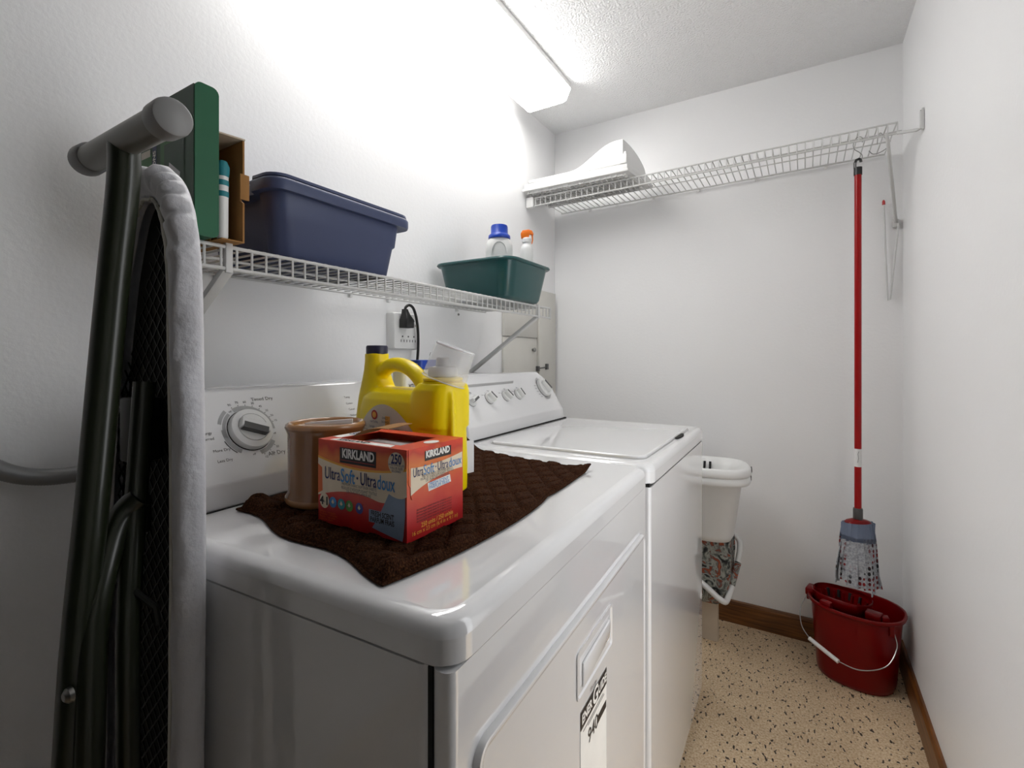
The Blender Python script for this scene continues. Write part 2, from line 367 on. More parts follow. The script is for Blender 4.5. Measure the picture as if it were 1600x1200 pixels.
def dial(parent, name, ly, s, r, h, grip_ang, gripdark=True, collar=False):
    c = face(ly, s); X = Vector((0, 1, 0)); Y = FN; Z = FZ
    def W(a, b, d): return c + X * a + Y * b + Z * d
    mb = MB(); n = 40
    prof = ([(r, 0), (r, h * .35), (r * .95, h * .5), (r * .70, h * .6), (r * .68, h * .5), (r * .66, h * .62)] if collar else [(r, 0), (r * .97, h * .3), (r * .9, h * .45)])
    mb.loft([[W(q * math.cos(2 * PI * i / n), q * math.sin(2 * PI * i / n), d) for i in range(n)] for q, d in prof])
    k = mk(name, mb, 'plwhite', parent, ang=40)
    ca, sa = math.cos(R(grip_ang)), math.sin(R(grip_ang)); gl, gw = r * .66, r * .24
    if not collar: gl, gw = r * .88, r * .30
    z0 = h * .4
    def Gp(a, b, d): return W(a * ca - b * sa, a * sa + b * ca, d)
    rings = [[Gp(a, b, d) for a, b in ((-gl, -gw * f), (gl, -gw * f), (gl, gw * f), (-gl, gw * f))] for d, f in ((z0, 1.15), (h, 1.0), (h * 1.12, .75))]
    mk('grip', MB().loft(rings), 'plwhite', k, bevel=.0012)
    if gripdark:
        rings = [[Gp(a, b, d) for a, b in ((-gl * .86, -gw * 1.25), (gl * .86, -gw * 1.25), (gl * .86, gw * .0), (-gl * .86, gw * .0))] for d in (z0 + h * .06, h * 1.13)]
        mk('grip_inlay', MB().loft(rings), 'knobdark', k, smooth=False)
    mb = MB()
    mb.loft([[W(q * math.cos(2 * PI * i / n), q * math.sin(2 * PI * i / n), d) for i in range(n)] for q, d in ((r * 1.03, .0002), (r * 1.03, .0012))])
    mk('shadow_gap', mb, 'seam', k, smooth=False)
    return k
def lid(wd, x0=-.715, z0=.872, z1=.915):
    prof = lambda s, z: [(x, y, z) for x, y in rrect(x0 + s, .004 - s, s - .002, wd + .002 - s, .03 - s * .4, 6, .002)]
    return MB().loft([prof(0.004, z0), prof(0, z0 + .004), prof(0, z0 + .0045), prof(0, z1 - .0165), prof(0, z1 - .016), prof(.003, z1 - .007), prof(.009, z1 - .002), prof(.018, z1), prof(.0195, z1)])

DW = .714
dr = thing('dryer', 'white clothes dryer with brown towel on its top', 'dryer', (.862, .333, 0), R(2.27))
mk('side_panel', MB().prismz(rrect(-.705, -.027, 0, DW, .008, 3, .001), .03, .872), 'enamel', dr)
mk('front_panel', MB().prismz(rrect(-.024, 0, .001, DW - .001, .010, 4, .001), .03, .871), 'enamel', dr, ang=30)
mk('seam_strip', MB().box(-.028, -.023, .004, DW - .004, .03, .870), 'seam', dr, smooth=False)
mk('top_panel', lid(DW), 'enamel', dr, ang=50)
mk('toe_kick', MB().box(-.69, -.03, .02, DW - .02, 0, .03), 'seam', dr, smooth=False)
# door: a proud panel with rounded edge and a bead around it
def fpoly(y0, y1, z0, z1, r): return rrect(y0, y1, z0, z1, r, 5, .001)
def frings(y0, y1, z0, z1, r, st):
    return [[(d, y, z) for y, z in fpoly(y0 + s, y1 - s, z0 + s, z1 - s, max(r - s, .002))] for d, s in st]
mb = MB().loft(frings(.035, .676, .25, .785, .02, ((-.004, 0), (.004, .0), (.0070, .0015), (.0078, .0045), (.0060, .0085), (.0055, .010), (.0055, .0115))))
door = mk('door', mb, 'enamel', dr, ang=40)
mb = MB().loft(frings(.288, .444, .673, .737, .006, ((.003, -.003), (.0075, -.003), (.0075, 0), (.0045, .004), (.0045, .008), (.006, .012))))
hd = mk('handle_recess', mb, 'enamel', door, ang=30)
mk('handle_grip', MB().loft([[(.0065, y, z) for y, z in ((.305, .681), (.425, .692), (.432, .712), (.428, .722), (.305, .717))], [(.0095, y, z) for y, z in ((.307, .683), (.424, .694), (.430, .712), (.426, .720), (.307, .715))]]), 'enamel', hd, bevel=.001)
# energy label on the door
X, Y = (0, 1, 0), (0, 0, 1)
lp = patch('energy_label', [(.300, .44), (.417, .44), (.417, .648), (.300, .648)], 'ink_white', door, (.0057, 0, 0), X, Y)
patch('label_banner', [(.300, .622), (.417, .622), (.417, .648), (.300, .648)], 'ink_black', lp, (.0060, 0, 0), X, Y)
text('lettering', 'ENER', .019, 'ink_white', lp, (.0065, .304, .635), X, Y, 'LEFT', .0006, .92)
text('lettering', 'UIDE', .019, 'ink_white', lp, (.0065, .414, .635), X, Y, 'RIGHT', .0006, .92)
text('lettering', 'G', .034, 'ink_white', lp, (.0065, .362, .636), X, Y, 'CENTER', .001)
for z, a, b in ((.615, .31, .40), (.611, .33, .405)): patch('label_rule', [(a, z), (b, z), (b, z + .0015), (a, z + .0015)], 'ink_grey', lp, (.0060, 0, 0), X, Y)
text('lettering', 'Energy', .010, 'ink_grey', door, (.006, .355, .656), X, Y)
text('lettering', '940', .03, 'ink_black', lp, (.0062, .352, .592), X, Y)
patch('label_bar', [(.372, .585), (.415, .585), (.415, .597), (.372, .597)], 'ink_black', lp, (.0060, 0, 0), X, Y)
console(dr, DW)
KY, KS = .169, .072
k = dial(dr, 'timer_knob', KY, KS, .037, .022, -24, True, True)
U = Vector((0, 1, 0))
def fpatch(name, poly, mt, parent, ly, s): return patch(name, poly, mt, parent, face(ly, s), U, FN, .0005)
for a0, a1, r0, r1 in ((-4, 114, .0395, .047), (128, 160, .047, .053), (128, 192, .040, .0455), (172, 235, .040, .0475), (-82, -35, .0395, .047)):
    fpatch('dial_scale', arcband(0, 0, r0, r1, a0, a1), 'greyprint', dr, KY, KS)
fpatch('dial_mark', arcband(0, 0, .0485, .050, 196, 228), 'darkprint', dr, KY, KS)
for a, s in ((112, '90'), (97, '70'), (82, '60'), (67, '50'), (52, '40'), (38, '30'), (25, '20'), (13, '10'), (-76, '10'), (-60, '20'), (-44, '30')):
    ca, sa = math.cos(R(a)), math.sin(R(a))
    fpatch('dial_dot', ell(.0485 * ca, .0485 * sa, .0009, .0009, 8), 'darkprint', dr, KY, KS)
    text('lettering', s, .006, 'darkprint', dr, face(KY, KS) + U * .0545 * ca + FN * .0545 * sa, U, FN)
for a in (4 - 20, 121, -98):
    text('lettering', 'off', .005, 'darkprint', dr, face(KY, KS) + U * .0445 * math.cos(R(a)) + FN * .0445 * math.sin(R(a)), U, FN)
text('lettering', 'Timed Dry', .0095, 'darkprint', dr, face(KY + .042, KS + .0575), U, FN)
text('lettering', 'Air Dry', .0105, 'darkprint', dr, face(KY + .034, KS - .049), U, FN)
for s, d in (('More Dry', -.028), ('Less Dry', -.046)):
    text('lettering', s, .0068, 'darkprint', dr, face(KY - .056, KS + d), U, FN)
text('lettering', 'Energy', .0068, 'darkprint', dr, face(KY - .072, KS + .004), U, FN)
text('lettering', 'Preferred', .0068, 'darkprint', dr, face(KY - .075, KS - .006), U, FN)
text('lettering', 'Temp', .0068, 'darkprint', dr, face(KY + .235, KS + .045), U, FN)
for s, d in (('Cotton', .03), ('Casual', .016), ('Delicate', .002)): text('lettering', s, .006, 'darkprint', dr, face(KY + .235, KS + d), U, FN)
dial(dr, 'start_knob', KY + .33, KS, .019, .018, 90)
dial(dr, 'temperature_knob', KY + .40, KS, .019, .018, 60)
# washer
WW = .695
wa = thing('washer', 'white top-loading washing machine beside the back wall', 'washing machine', (.838, 1.060, 0), R(.9))
mk('side_panel', MB().prismz(rrect(-.69, -.02, 0, WW, .008, 3, .001), .03, .866), 'enamel', wa)
mk('front_panel', MB().prismz(rrect(-.10, 0, 0, WW, .010, 5, .001), .03, .864), 'enamel', wa, ang=30)
mk('top_panel', lid(WW, -.70, .868, .913), 'enamel', wa, ang=50)
mk('seam_strip', MB().box(-.68, -.003, .004, WW - .004, .860, .872), 'seam', wa, smooth=False)
mb = MB().loft([[(x, y, z) for x, y in rrect(-.455 + s, -.028 - s, .05 + s, .615 - s, .03, 5, .002)] for s, z in ((0, .911), (0, .917), (.0015, .9192), (.004, .920), (.006, .920))])
ld = mk('lid', mb, 'enamel', wa, ang=40)
mb = MB().loft([[(x, y, z) for x, y in rrect(-.458, -.025, .047, .618, .031, 5)] for z in (.9128, .9138)])
mk('lid_gap', mb, 'greyprint', ld, smooth=False)
mk('lid_pull', MB().prismz(ell(-.024, .43, .010, .048, 20), .9120, .9166), 'seam', ld)
mk('toe_kick', MB().box(-.66, -.04, .02, WW - .02, 0, .03), 'seam', wa, smooth=False)
console(wa, WW)
def wfp(name, poly, mt, ly, s): return patch(name, poly, mt, wa, face(ly, s), U, FN, .0005)
for ly, g in ((.101, 20), (.197, 125), (.297, 125), (.379, 110)):
    dial(wa, 'selector_knob', ly, .069, .0185, .020, g)
    for a in (35, 65, 90, 115, 145):
        ca, sa = math.cos(R(a)), math.sin(R(a)); wfp('dial_dot', ell(.0225 * ca, .0225 * sa, .0011, .0011, 8), 'darkprint', ly, .069)
    for a, s in ((30, 'Med'), (150, 'Low'), (65, 'High')):
        text('lettering', s, .0062, 'darkprint', wa, face(ly, .069) + U * .031 * math.cos(R(a)) + FN * .029 * math.sin(R(a)), U, FN)
dial(wa, 'cycle_knob', .583, .082, .037, .024, 122, True, True)
wfp('dial_scale', arcband(0, 0, .0395, .046, 95, 150), 'greyprint', .583, .082)
wfp('dial_scale', arcband(0, 0, .0395, .047, 240, 330), 'greyprint', .583, .082)
for a in (165, 178, 192, 206, 220):
    text('lettering', 'Rinse', .0062, 'darkprint', wa, face(.583, .082) + U * .054 * math.cos(R(a)) + FN * .052 * math.sin(R(a)), U, FN)
wfp('brand_strip', [(-.16, -.0045), (.105, -.0045), (.115, .0045), (-.16, .0045)], 'greyprint', .28, .1175)
text('lettering', 'HEAVY DUTY', .006, 'darkprint', wa, face(.20, .118), U, FN)
text('lettering', 'SUPER CAPACITY', .006, 'darkprint', wa, face(.33, .118), U, FN)

# ------------------------------------------------------------------ wire shelves
def wire_clip(parent, loc, axis):
    mb = MB(); x, y, z = loc
    if axis == 'y': mb.box(x - .005, x + .005, y - .012, y, z - .012, z + .006)
    else: mb.box(x, x + .012, y - .005, y + .005, z - .012, z + .006)
    mk('wall_clip', mb, 'plwhite', parent, world=True, bevel=.002)
# shelf on the back wall: runs along x, its deck climbs a little to the right
sb = thing('wire_shelf', 'white wire shelf running the length of the back wall', 'shelf', (0, 2.285, 1.895))
zb = lambda x: 1.893 + .015 * x
XE = 1.385
def rodx(name, y, dz, r, x0=.045, x1=XE): mk(name, MB().tube([(x0, y, zb(x0) + dz), (x1, y, zb(x1) + dz)], r, 8), 'wire', sb, world=True)
rodx('front_rod', 1.995, 0, .0032); rodx('front_rod', 1.995, -.036, .0032); rodx('middle_rod', 2.06, -.006, .003, .045, 1.405); rodx('middle_rod', 2.14, -.006, .0025); rodx('back_rod', 2.285, 0, .0036)
cw = MB().tube([(0, 2.285, .0035), (0, 2.003, .0035), (0, 1.9965, .002), (0, 1.9945, -.004), (0, 1.9945, -.036)], .0021, 6)
first = None
n = 53
for i in range(n):
    x = .05 + (XE - .05) * i / (n - 1)
    if first is None:
        first = mk('cross_wire', cw, 'wire', sb); 
        first.data.transform(Matrix.Translation((0, -2.285, 0))); o = first
    else:
        o = first.copy(); COL.objects.link(o)
    o.parent = sb; o.location = (x, 0, zb(x) - 1.895)
for x in (.2, .34, .52, .72, .95, 1.2): wire_clip(sb, (x, 2.298, zb(x) + .001), 'y')
mk('brace', MB().tube([(1.355, 1.992, 1.885), (1.36, 2.0, 1.865), (1.418, 2.285, 1.655)], .0055, 10), 'wire', sb, world=True)
mk('brace_foot', MB().box(1.409, 1.427, 2.284, 2.2985, 1.635, 1.665), 'wire', sb, world=True, bevel=.002)
mk('end_bracket', MB().tube([(1.385, 1.995, 1.878), (1.425, 1.935, 1.855), (1.4335, 1.92, 1.853), (1.4335, 1.92, 1.905)], .005, 8).box(1.4335, 1.4385, 1.913, 1.927, 1.848, 1.912), 'wire', sb, world=True)
mk('end_bracket', MB().box(.003, .04, 1.985, 2.01, 1.852, 1.9), 'plwhite', sb, world=True, bevel=.003)
mk('bracket_screw', MB().tube([(1.4325, 1.92, 1.905), (1.430, 1.92, 1.905)], .003, 8), 'seam', sb, world=True)
# shelf on the left wall: runs along y
sa_ = thing('wire_shelf', 'white wire shelf above the washer and dryer holding tubs', 'shelf', (.012, .37, 1.335))
YA0, YA1 = .375, 1.635
ZA = 1.333
def rody(name, x, dz, r): mk(name, MB().tube([(x, YA0, ZA + dz), (x, YA1, ZA + dz)], r, 8), 'wire', sa_, world=True)
rody('front_rod', .305, 0, .0032); rody('front_rod', .305, -.036, .0032); rody('middle_rod', .22, -.006, .0028); rody('middle_rod', .12, -.006, .0028); rody('back_rod', .012, 0, .0034)
cw = MB().tube([(0, 0, .0035), (.285, 0, .0035), (.2915, 0, .002), (.2935, 0, -.004), (.2935, 0, -.036)], .0021, 6)
first = None; n = 49
for i in range(n):
    y = YA0 + .006 + (YA1 - YA0 - .012) * i / (n - 1)
    if first is None: first = mk('cross_wire', cw, 'wire', sa_); o = first
    else: o = first.copy(); COL.objects.link(o)
    o.parent = sa_; o.location = (0, y - .37, ZA - 1.335)
for y in (.58, .95, 1.1, 1.45): wire_clip(sa_, (.002, y, ZA), 'x')
for y in (.445, 1.54):
    mk('brace', MB().loft([[(.296, y - .009, 1.338 - .04), (.306, y - .009, 1.332 - .04), (.306, y + .009, 1.332 - .04), (.296, y + .009, 1.338 - .04)],
                           [(.004, y - .009, 1.098), (.010, y - .009, 1.086), (.010, y + .009, 1.086), (.004, y + .009, 1.098)]]), 'wire', sa_, world=True, bevel=.001)
    mk('brace_hook', MB().box(.298, .3095, y - .006, y + .006, 1.290, 1.340), 'wire', sa_, world=True, bevel=.002)
mk('end_cap', MB().box(.301, .309, YA1 - .004, YA1 + .003, ZA - .04, ZA + .004), 'wire', sa_, world=True, bevel=.001)
for y, z, l in ((.58, 1.303, 'near end'), (1.468, 1.312, 'far end')):
    sc = thing('wall_screw', 'small screw head in the wall below the %s of the tub shelf' % l, 'screw', (0, y, z), group='screws in the left wall')
    mk('screw_head', MB().tube([(0.0005, y, z), (.003, y, z), (.0045, y, z)], [.0045, .0045, .003], 12), 'chrome', sc, world=True)
    mk('screw_slot', MB().box(.0044, .0049, y - .0025, y + .0025, z - .0005, z + .0005), 'seam', sc, world=True, smooth=False)

# ------------------------------------------------------------------ boards boxed in at the corner
cp = thing('corner_panel', 'cream boxed-in boards in the corner behind the washing machine', 'panel', (0, 2.02, .8))
mk('upper_board', MB().box(.001, .014, 1.775, 2.083, 1.243, 1.40), 'cream', cp, world=True, bevel=.002)
mk('lower_board', MB().box(.001, .011, 1.775, 2.080, .80, 1.240), 'cream', cp, world=True, bevel=.002)
mk('side_board', MB().box(.001, .020, 2.088, 2.268, .80, 1.478), 'cream', cp, world=True, bevel=.002)
mk('knob', MB().tube([(.011, 2.035, 1.185), (.018, 2.035, 1.185), (.024, 2.035, 1.185), (.028, 2.035, 1.185)], [.006, .009, .011, .006], 14), 'chrome', cp, world=True)
mk('latch', MB().tube([(.022, 2.075, 1.095), (.024, 2.16, 1.10)], .003, 8).box(.011, .026, 2.068, 2.082, 1.082, 1.106).box(.020, .030, 2.150, 2.168, 1.088, 1.116), 'knobdark', cp, world=True)

# ------------------------------------------------------------------ wall outlet, plug and cord
ot = thing('outlet_tap', 'white six-way outlet tap on the wall above the dryer', 'outlet', (0, 1.155, 1.233))
mk('plate', MB().loft([[(d, y, z) for y, z in rrect(1.098 + s, 1.214 - s, 1.174 + s, 1.292 - s, .006, 4)] for d, s in ((.0005, 0), (.026, 0), (.032, .004))]), 'plwhite', ot, world=True, ang=40)
for z in (1.259, 1.208):
    for y in (1.137, 1.163, 1.189):
        mk('ground_hole', MB().tube([(.032, y, z + .008), (.0325, y, z + .008)], .0028, 8), 'seam', ot, world=True)
        for s in (-1, 1): mk('slot', MB().box(.032, .0325, y + s * .0065 - .0012, y + s * .0065 + .0012, z - .010, z - .002), 'seam', ot, world=True, smooth=False)
pl = thing('power_cord', 'black power plug with a flat cord hanging down from the outlet', 'cord', (.033, 1.137, 1.255))
mk('plug', MB().loft([[(x, y, z) for x, y in rrect(.033, .033 + dx, 1.137 - h, 1.137 + h, .004, 3)] for z, h, dx in ((1.242, .0165, .032), (1.244, .0175, .034), (1.268, .0175, .034), (1.283, .010, .026), (1.296, .0075, .02), (1.302, .007, .018))]), 'black', pl, world=True, ang=50)
mk('cord', MB().tube(spline([(.043, 1.137, 1.298), (.044, 1.139, 1.308), (.046, 1.152, 1.316), (.048, 1.170, 1.306), (.048, 1.185, 1.27), (.046, 1.194, 1.22), (.042, 1.196, 1.15), (.038, 1.185, 1.08), (.034, 1.17, .98)], 6), .0045, 10), 'black', pl, world=True)

# ------------------------------------------------------------------ navy tote
tt = thing('storage_tote', 'navy blue plastic storage tote on the wire shelf', 'tote', (.17, .70, 1.339))
def tote_ring(ins, z, notch):
    x0, x1, y0, y1 = .022 + ins, .318 - ins, .515 + ins, .878 - ins; r = .032; out = []
    a = rrect(x0, x1, y0, y1, r, 6)                  # starts at +x+y corner, runs counter-clockwise
    top = a[:14]; bot = a[14:]
    out = a[:7] + [(.25, y1), (.24, y1 - notch), (.10, y1 - notch), (.09, y1)] + a[7:21] + [(.09, y0), (.10, y0 + notch), (.24, y0 + notch), (.25, y0)] + a[21:]
    return [(x, y, z) for x, y in out]
st = [(.040, 1.339, .022), (.036, 1.342, .022), (.0265, 1.408, .022), (.0225, 1.412, .022), (.018, 1.458, .022), (.012, 1.458, .018), (.001, 1.456, .012), (0, 1.460, .012), (0, 1.474, .012), (.003, 1.479, .012), (.010, 1.480, .012), (.017, 1.478, .02), (.021, 1.46, .024), (.043, 1.345, .024)]
mk('tub', MB().loft([tote_ring(a, z, k) for a, z, k in st]), 'navy', tt, world=True, ang=50)
mb = MB().loft([tote_ring(a, z, .012) for a, z in ((.003, 1.4805), (.004, 1.486), (.010, 1.489), (.022, 1.487))])
mk('lid', mb, 'navy', tt, world=True, ang=50)

# ------------------------------------------------------------------ teal basin with bottles
tb = thing('basin', 'dark teal plastic basin on the far end of the wire shelf', 'basin', (.19, 1.42, 1.339))
def br(s, z): return [(x, y, z) for x, y in rrect(.035 + s, .350 - s, 1.275 + s, 1.575 - s, .05 - s * .3, 7)]
mk('bowl', MB().loft([br(.042, 1.339), br(.034, 1.341), br(.028, 1.35), br(.008, 1.458), br(.0, 1.458), br(-.003, 1.462), br(-.001, 1.467), br(.006, 1.469), br(.012, 1.464), br(.034, 1.349)]), 'teal', tb, world=True, ang=50)
b1 = thing('detergent_bottle', 'white bottle with a blue cap standing in the teal basin', 'bottle', (.229, 1.40, 1.351))
def oval(cx, cy, a, b, z, p=2.6, n=36, rot=R(31)):
    out = []
    for i in range(n):
        t = 2 * PI * i / n; c, s = math.cos(t), math.sin(t)
        x = a * math.copysign(abs(c) ** (2 / p), c); y = b * math.copysign(abs(s) ** (2 / p), s)
        out.append((cx + x * math.cos(rot) - y * math.sin(rot), cy + x * math.sin(rot) + y * math.cos(rot), z))
    return out
mk('body', MB().loft([oval(.229, 1.40, a, b, z) for a, b, z in ((.043, .030, 1.351), (.046, .033, 1.356), (.046, .033, 1.47), (.047, .034, 1.51), (.046, .034, 1.53), (.041, .032, 1.545), (.035, .029, 1.553), (.031, .028, 1.555))]), 'plwhite', b1, world=True, ang=60)
mk('cap', MB().lathe([(.037, 1.555), (.038, 1.558), (.037, 1.566), (.031, 1.571), (.029, 1.573), (.029, 1.596), (.027, 1.601), (.022, 1.602), (.020, 1.599)], 36, (.229, 1.40, 0)), 'bluecap', b1, world=True, ang=50)
for i in range(1):
    mb = MB()
    cr, sr = math.cos(R(31)), math.sin(R(31)); pts = []
    for k in range(13):
        t = PI * k / 12; a = .026 * math.cos(t); zz = 1.50 + .040 * math.sin(t); d = -.0345
        pts.append((.229 + a * cr - d * sr, 1.40 + a * sr + d * cr, zz))
    mk('panel_ridge', MB().tube(pts, .002, 6), 'plwhite', b1, world=True)
b2 = thing('spray_bottle', 'white spray bottle with an orange trigger in the teal basin', 'bottle', (.281, 1.50, 1.351))
mk('body', MB().lathe([(.024, 1.351), (.027, 1.356), (.027, 1.48), (.0225, 1.50), (.024, 1.51), (.0225, 1.52), (.024, 1.53), (.019, 1.545), (.013, 1.552), (.013, 1.562)], 28, (.281, 1.50, 0)), 'plwhite', b2, world=True, ang=60)
mk('collar', MB().lathe([(.015, 1.556), (.0165, 1.558), (.0165, 1.57), (.012, 1.574)], 24, (.281, 1.50, 0)), 'plwhite', b2, world=True)
cr, sr = math.cos(R(31)), math.sin(R(31))
def L2(a, d, z): return (.281 + a * cr - d * sr, 1.50 + a * sr + d * cr, z)
hp = [(-.020, 1.572), (-.022, 1.588), (-.016, 1.599), (.006, 1.602), (.018, 1.598), (.024, 1.586), (.022, 1.582), (.010, 1.587), (.006, 1.574)]
mk('spray_head', MB().loft([[L2(a, d, z) for a, z in hp] for d in (-.010, .010)]), 'orange', b2, world=True, bevel=.002)
tp = [(.016, 1.588), (.022, 1.586), (.0225, 1.565), (.019, 1.552), (.016, 1.553), (.0185, 1.566)]
mk('trigger', MB().loft([[L2(a, d, z) for a, z in tp] for d in (-.005, .005)]), 'orange', b2, world=True, bevel=.001)

# ------------------------------------------------------------------ boxes at the near end of the shelf
gb = thing('flat_box', 'tall flat green printed box on the shelf behind the ironing board', 'box', (.22, .398, 1.339))
mk('near_face', MB().box(.105, .329, .380, .383, 1.339, 1.568), 'greendark', gb, world=True, smooth=False)
mk('carton', MB().box(.106, .326, .3835, .4115, 1.339, 1.560), 'greenbox', gb, world=True, smooth=False)
mk('end_flap', MB().loft([[(x, y, z) for y, z in rrect(.381, .4165, 1.3375, 1.5735, .010, 5)] for x in (.3275, .331)]), 'greenbox', gb, world=True, smooth=False)
Xn, Yn = (1, 0, 0), (0, 0, 1); O = (-.22, .380 - .398, -1.339)
def gp(n, x0, x1, z0, z1, m, l=.0004): patch(n, [(x0, z0), (x1, z0), (x1, z1), (x0, z1)], m, gb, O, Xn, Yn, l)
gp('print_panel', .225, .30, 1.39, 1.50, 'greenlit'); gp('print_panel', .12, .195, 1.38, 1.488, 'greenlit'); gp('print_panel', .238, .302, 1.395, 1.493, 'greendark', .0006)
gp('print_panel', .198, .212, 1.38, 1.50, 'navy', .0006); gp('print_panel', .15, .19, 1.485, 1.497, 'label', .0006)
text('lettering', 'ONS', .013, 'ink_white', gb, (.205 - .22, .380 - .398, 1.478 - 1.339), (0, 0, 1), (-1, 0, 0), 'CENTER', .0004, 1, .0008)
patch('print_panel', [(.25, 1.425), (.285, 1.41), (.290, 1.44), (.255, 1.462)], 'paper', gb, O, Xn, Yn, .0008)
text('lettering', 'Classic', .010, 'ink_grey', gb, (.305 - .22, .380 - .398, 1.53 - 1.339), (0, 0, 1), (-1, 0, 0), 'CENTER', 0, 1, .0008)
bb = thing('open_carton', 'open brown cardboard carton between the green box and navy tote', 'box', (.2, .45, 1.339))
mk('far_side', MB().loft([[(x, y, z) for x, z in ((.06, 1.339), (.33, 1.339), (.33, 1.405), (.322, 1.41), (.322, 1.43), (.33, 1.437), (.33, 1.508), (.06, 1.508))] for y in (.455, .458)]), 'card', bb, world=True, smooth=False)
mk('near_side', MB().box(.06, .30, .4185, .421, 1.339, 1.508), 'card', bb, world=True, smooth=False)
mk('back_side', MB().box(.058, .061, .421, .455, 1.339, 1.508), 'card', bb, world=True, smooth=False)
mk('bottom', MB().box(.061, .33, .421, .455, 1.339, 1.341), 'card', bb, world=True, smooth=False)
mk('top_flap', MB().loft([[(.06, .4185, 1.5085), (.06, .4185, 1.511), (.06, .458, 1.511), (.06, .458, 1.5085)], [(.325, .4185, 1.5085), (.325, .4185, 1.511), (.332, .458, 1.511), (.332, .458, 1.5085)]]), 'cardlight', bb, world=True, smooth=False)
mk('locking_tab', MB().box(.330, .3335, .449, .4645, 1.41, 1.452), 'card', bb, world=True, bevel=.001)
tbx = thing('striped_tube', 'white tube with teal stripes standing inside the open carton', 'bottle', (.318, .4285, 1.3415))
mk('body', MB().lathe([(.007, 1.3415), (.0085, 1.345), (.009, 1.43), (.009, 1.442)], 20, (.318, .4285, 0)), 'plwhite', tbx, world=True)
mk('cap', MB().lathe([(.0095, 1.442), (.0105, 1.449), (.0105, 1.458), (.007, 1.467), (.002, 1.469)], 20, (.318, .4285, 0)), 'tealprint', tbx, world=True)
for z in (1.409, 1.427): mk('stripe', MB().lathe([(.0088, z), (.0095, z + .0005), (.0095, z + .0085), (.0088, z + .009)], 20, (.318, .4285, 0)), 'tealprint', tbx, world=True)

# ------------------------------------------------------------------ white casing on the back shelf
wc = thing('appliance_casing', 'white plastic casing with a rounded hump on the back shelf', 'casing', (.25, 2.08, 1.899))
Z0 = 1.9045
def cas(x0, x1, xb, y0, y1, z): return [(x0, y0, z), (x1, y0, z), (xb, y1, z), (x0, y1, z)]
mk('tray', MB().loft([cas(.01, .50, .535, 1.955, 2.20, 1.930), cas(.01, .50, .535, 1.955, 2.20, 1.952)]), 'plwhite', wc, world=True, bevel=.003)
mk('rim', MB().loft([cas(.004, .504, .540, 1.949, 2.207, 1.918), cas(.004, .504, .540, 1.949, 2.207, 1.930)]), 'plwhite', wc, world=True, bevel=.002)
mk('top_plate', MB().loft([cas(.03, .478, .515, 1.957, 2.19, 1.953), cas(.03, .478, .515, 1.957, 2.19, 1.968)]), 'plwhite', wc, world=True, bevel=.003)
rings = []
for k in range(15):
    t = k / 14; x = .235 + .245 * t
    h = .085 * (3 * t * t - 2 * t ** 3) if t < 1 else .085
    h = .088 * (.5 - .5 * math.cos(PI * min(1, t * 1.12)))
    ring = []
    for j in range(15):
        a = j / 14; y = 1.958 + .23 * a
        zt = h * math.cos(a * PI / 2) ** .55 if a < 1 else 0
        ring.append((x + .033 * a, y, 1.968 + max(zt, .0)))
    ring += [(x + .033, 2.188, 1.962), (x, 1.958, 1.962)]
    rings.append(ring)
mk('hump', MB().loft(rings), 'plwhite', wc, world=True, ang=40)
mb = MB()
for i in range(19): x = .03 + i * .0247; mb.box(x - .0012, x + .0012, 1.962, 2.19, 1.9075, 1.918)
for j in range(9): y = 1.968 + j * .027; mb.box(.02, .49, y - .0012, y + .0012, 1.9078, 1.918)
mk('grille', mb, 'plwhite', wc, world=True, smooth=False)
mk('end_clip', MB().box(.47, .498, 1.951, 1.956, 1.953, 1.992).box(.487, .496, 1.951, 1.956, 1.992, 2.0), 'plwhite', wc, world=True, bevel=.001)

# ------------------------------------------------------------------ hooks, wand and mop
def hook(name, label, pts, r, grp=None):
    b = pts[-1]; t = thing(name, label, 'hook', pts[0], 0, grp)
    mk('bent_wire', MB().tube(spline(pts, 6), r, 8), 'chrome', t, world=True); return t
mx, my = 1.285, 2.06
ZR = zb(1.285) - .006
hook('s_hook', 'bent wire hook the mop hangs from', [(mx + .012, my - .004, ZR - .014), (mx + .014, my - .003, ZR - .002), (mx + .006, my, ZR + .0075), (mx - .006, my, ZR + .004), (mx - .013, my, ZR - .014), (mx - .010, my, ZR - .032), (mx + .004, my, ZR - .046), (mx + .012, my, ZR - .058), (mx + .010, my, ZR - .072), (mx + .002, my, ZR - .074)], .0014)
hx = 1.345
hook('wire_hook', 'empty bent wire hook beside the mop on the back shelf', [(hx - .006, 2.064, ZR - .028), (hx - .004, 2.062, ZR - .006), (hx + .002, 2.060, ZR + .0075), (hx + .010, 2.058, ZR - .004), (hx + .018, 2.056, ZR - .022), (hx + .022, 2.054, ZR - .045), (hx + .004, 2.052, ZR - .060), (hx - .018, 2.05, ZR - .064), (hx - .030, 2.05, ZR - .05)], .0014)
wd = thing('bent_rod', 'thin white V-shaped rod with a red tip leaning in the corner', 'rod', (1.379, 2.278, 1.36))
yw = 2.278
mk('rod', MB().tube([(1.425, yw, 1.645), (1.412, yw, 1.50), (1.4, yw + .002, 1.365), (1.393, yw + .002, 1.362), (1.388, yw, 1.50), (1.381, yw, 1.724)], .0032, 8), 'wire', wd, world=True)
mk('red_tip', MB().tube([(1.381, yw, 1.722), (1.3808, yw, 1.734), (1.3805, yw, 1.740)], [.005, .0048, .0025], 8), 'ink_red', wd, world=True)

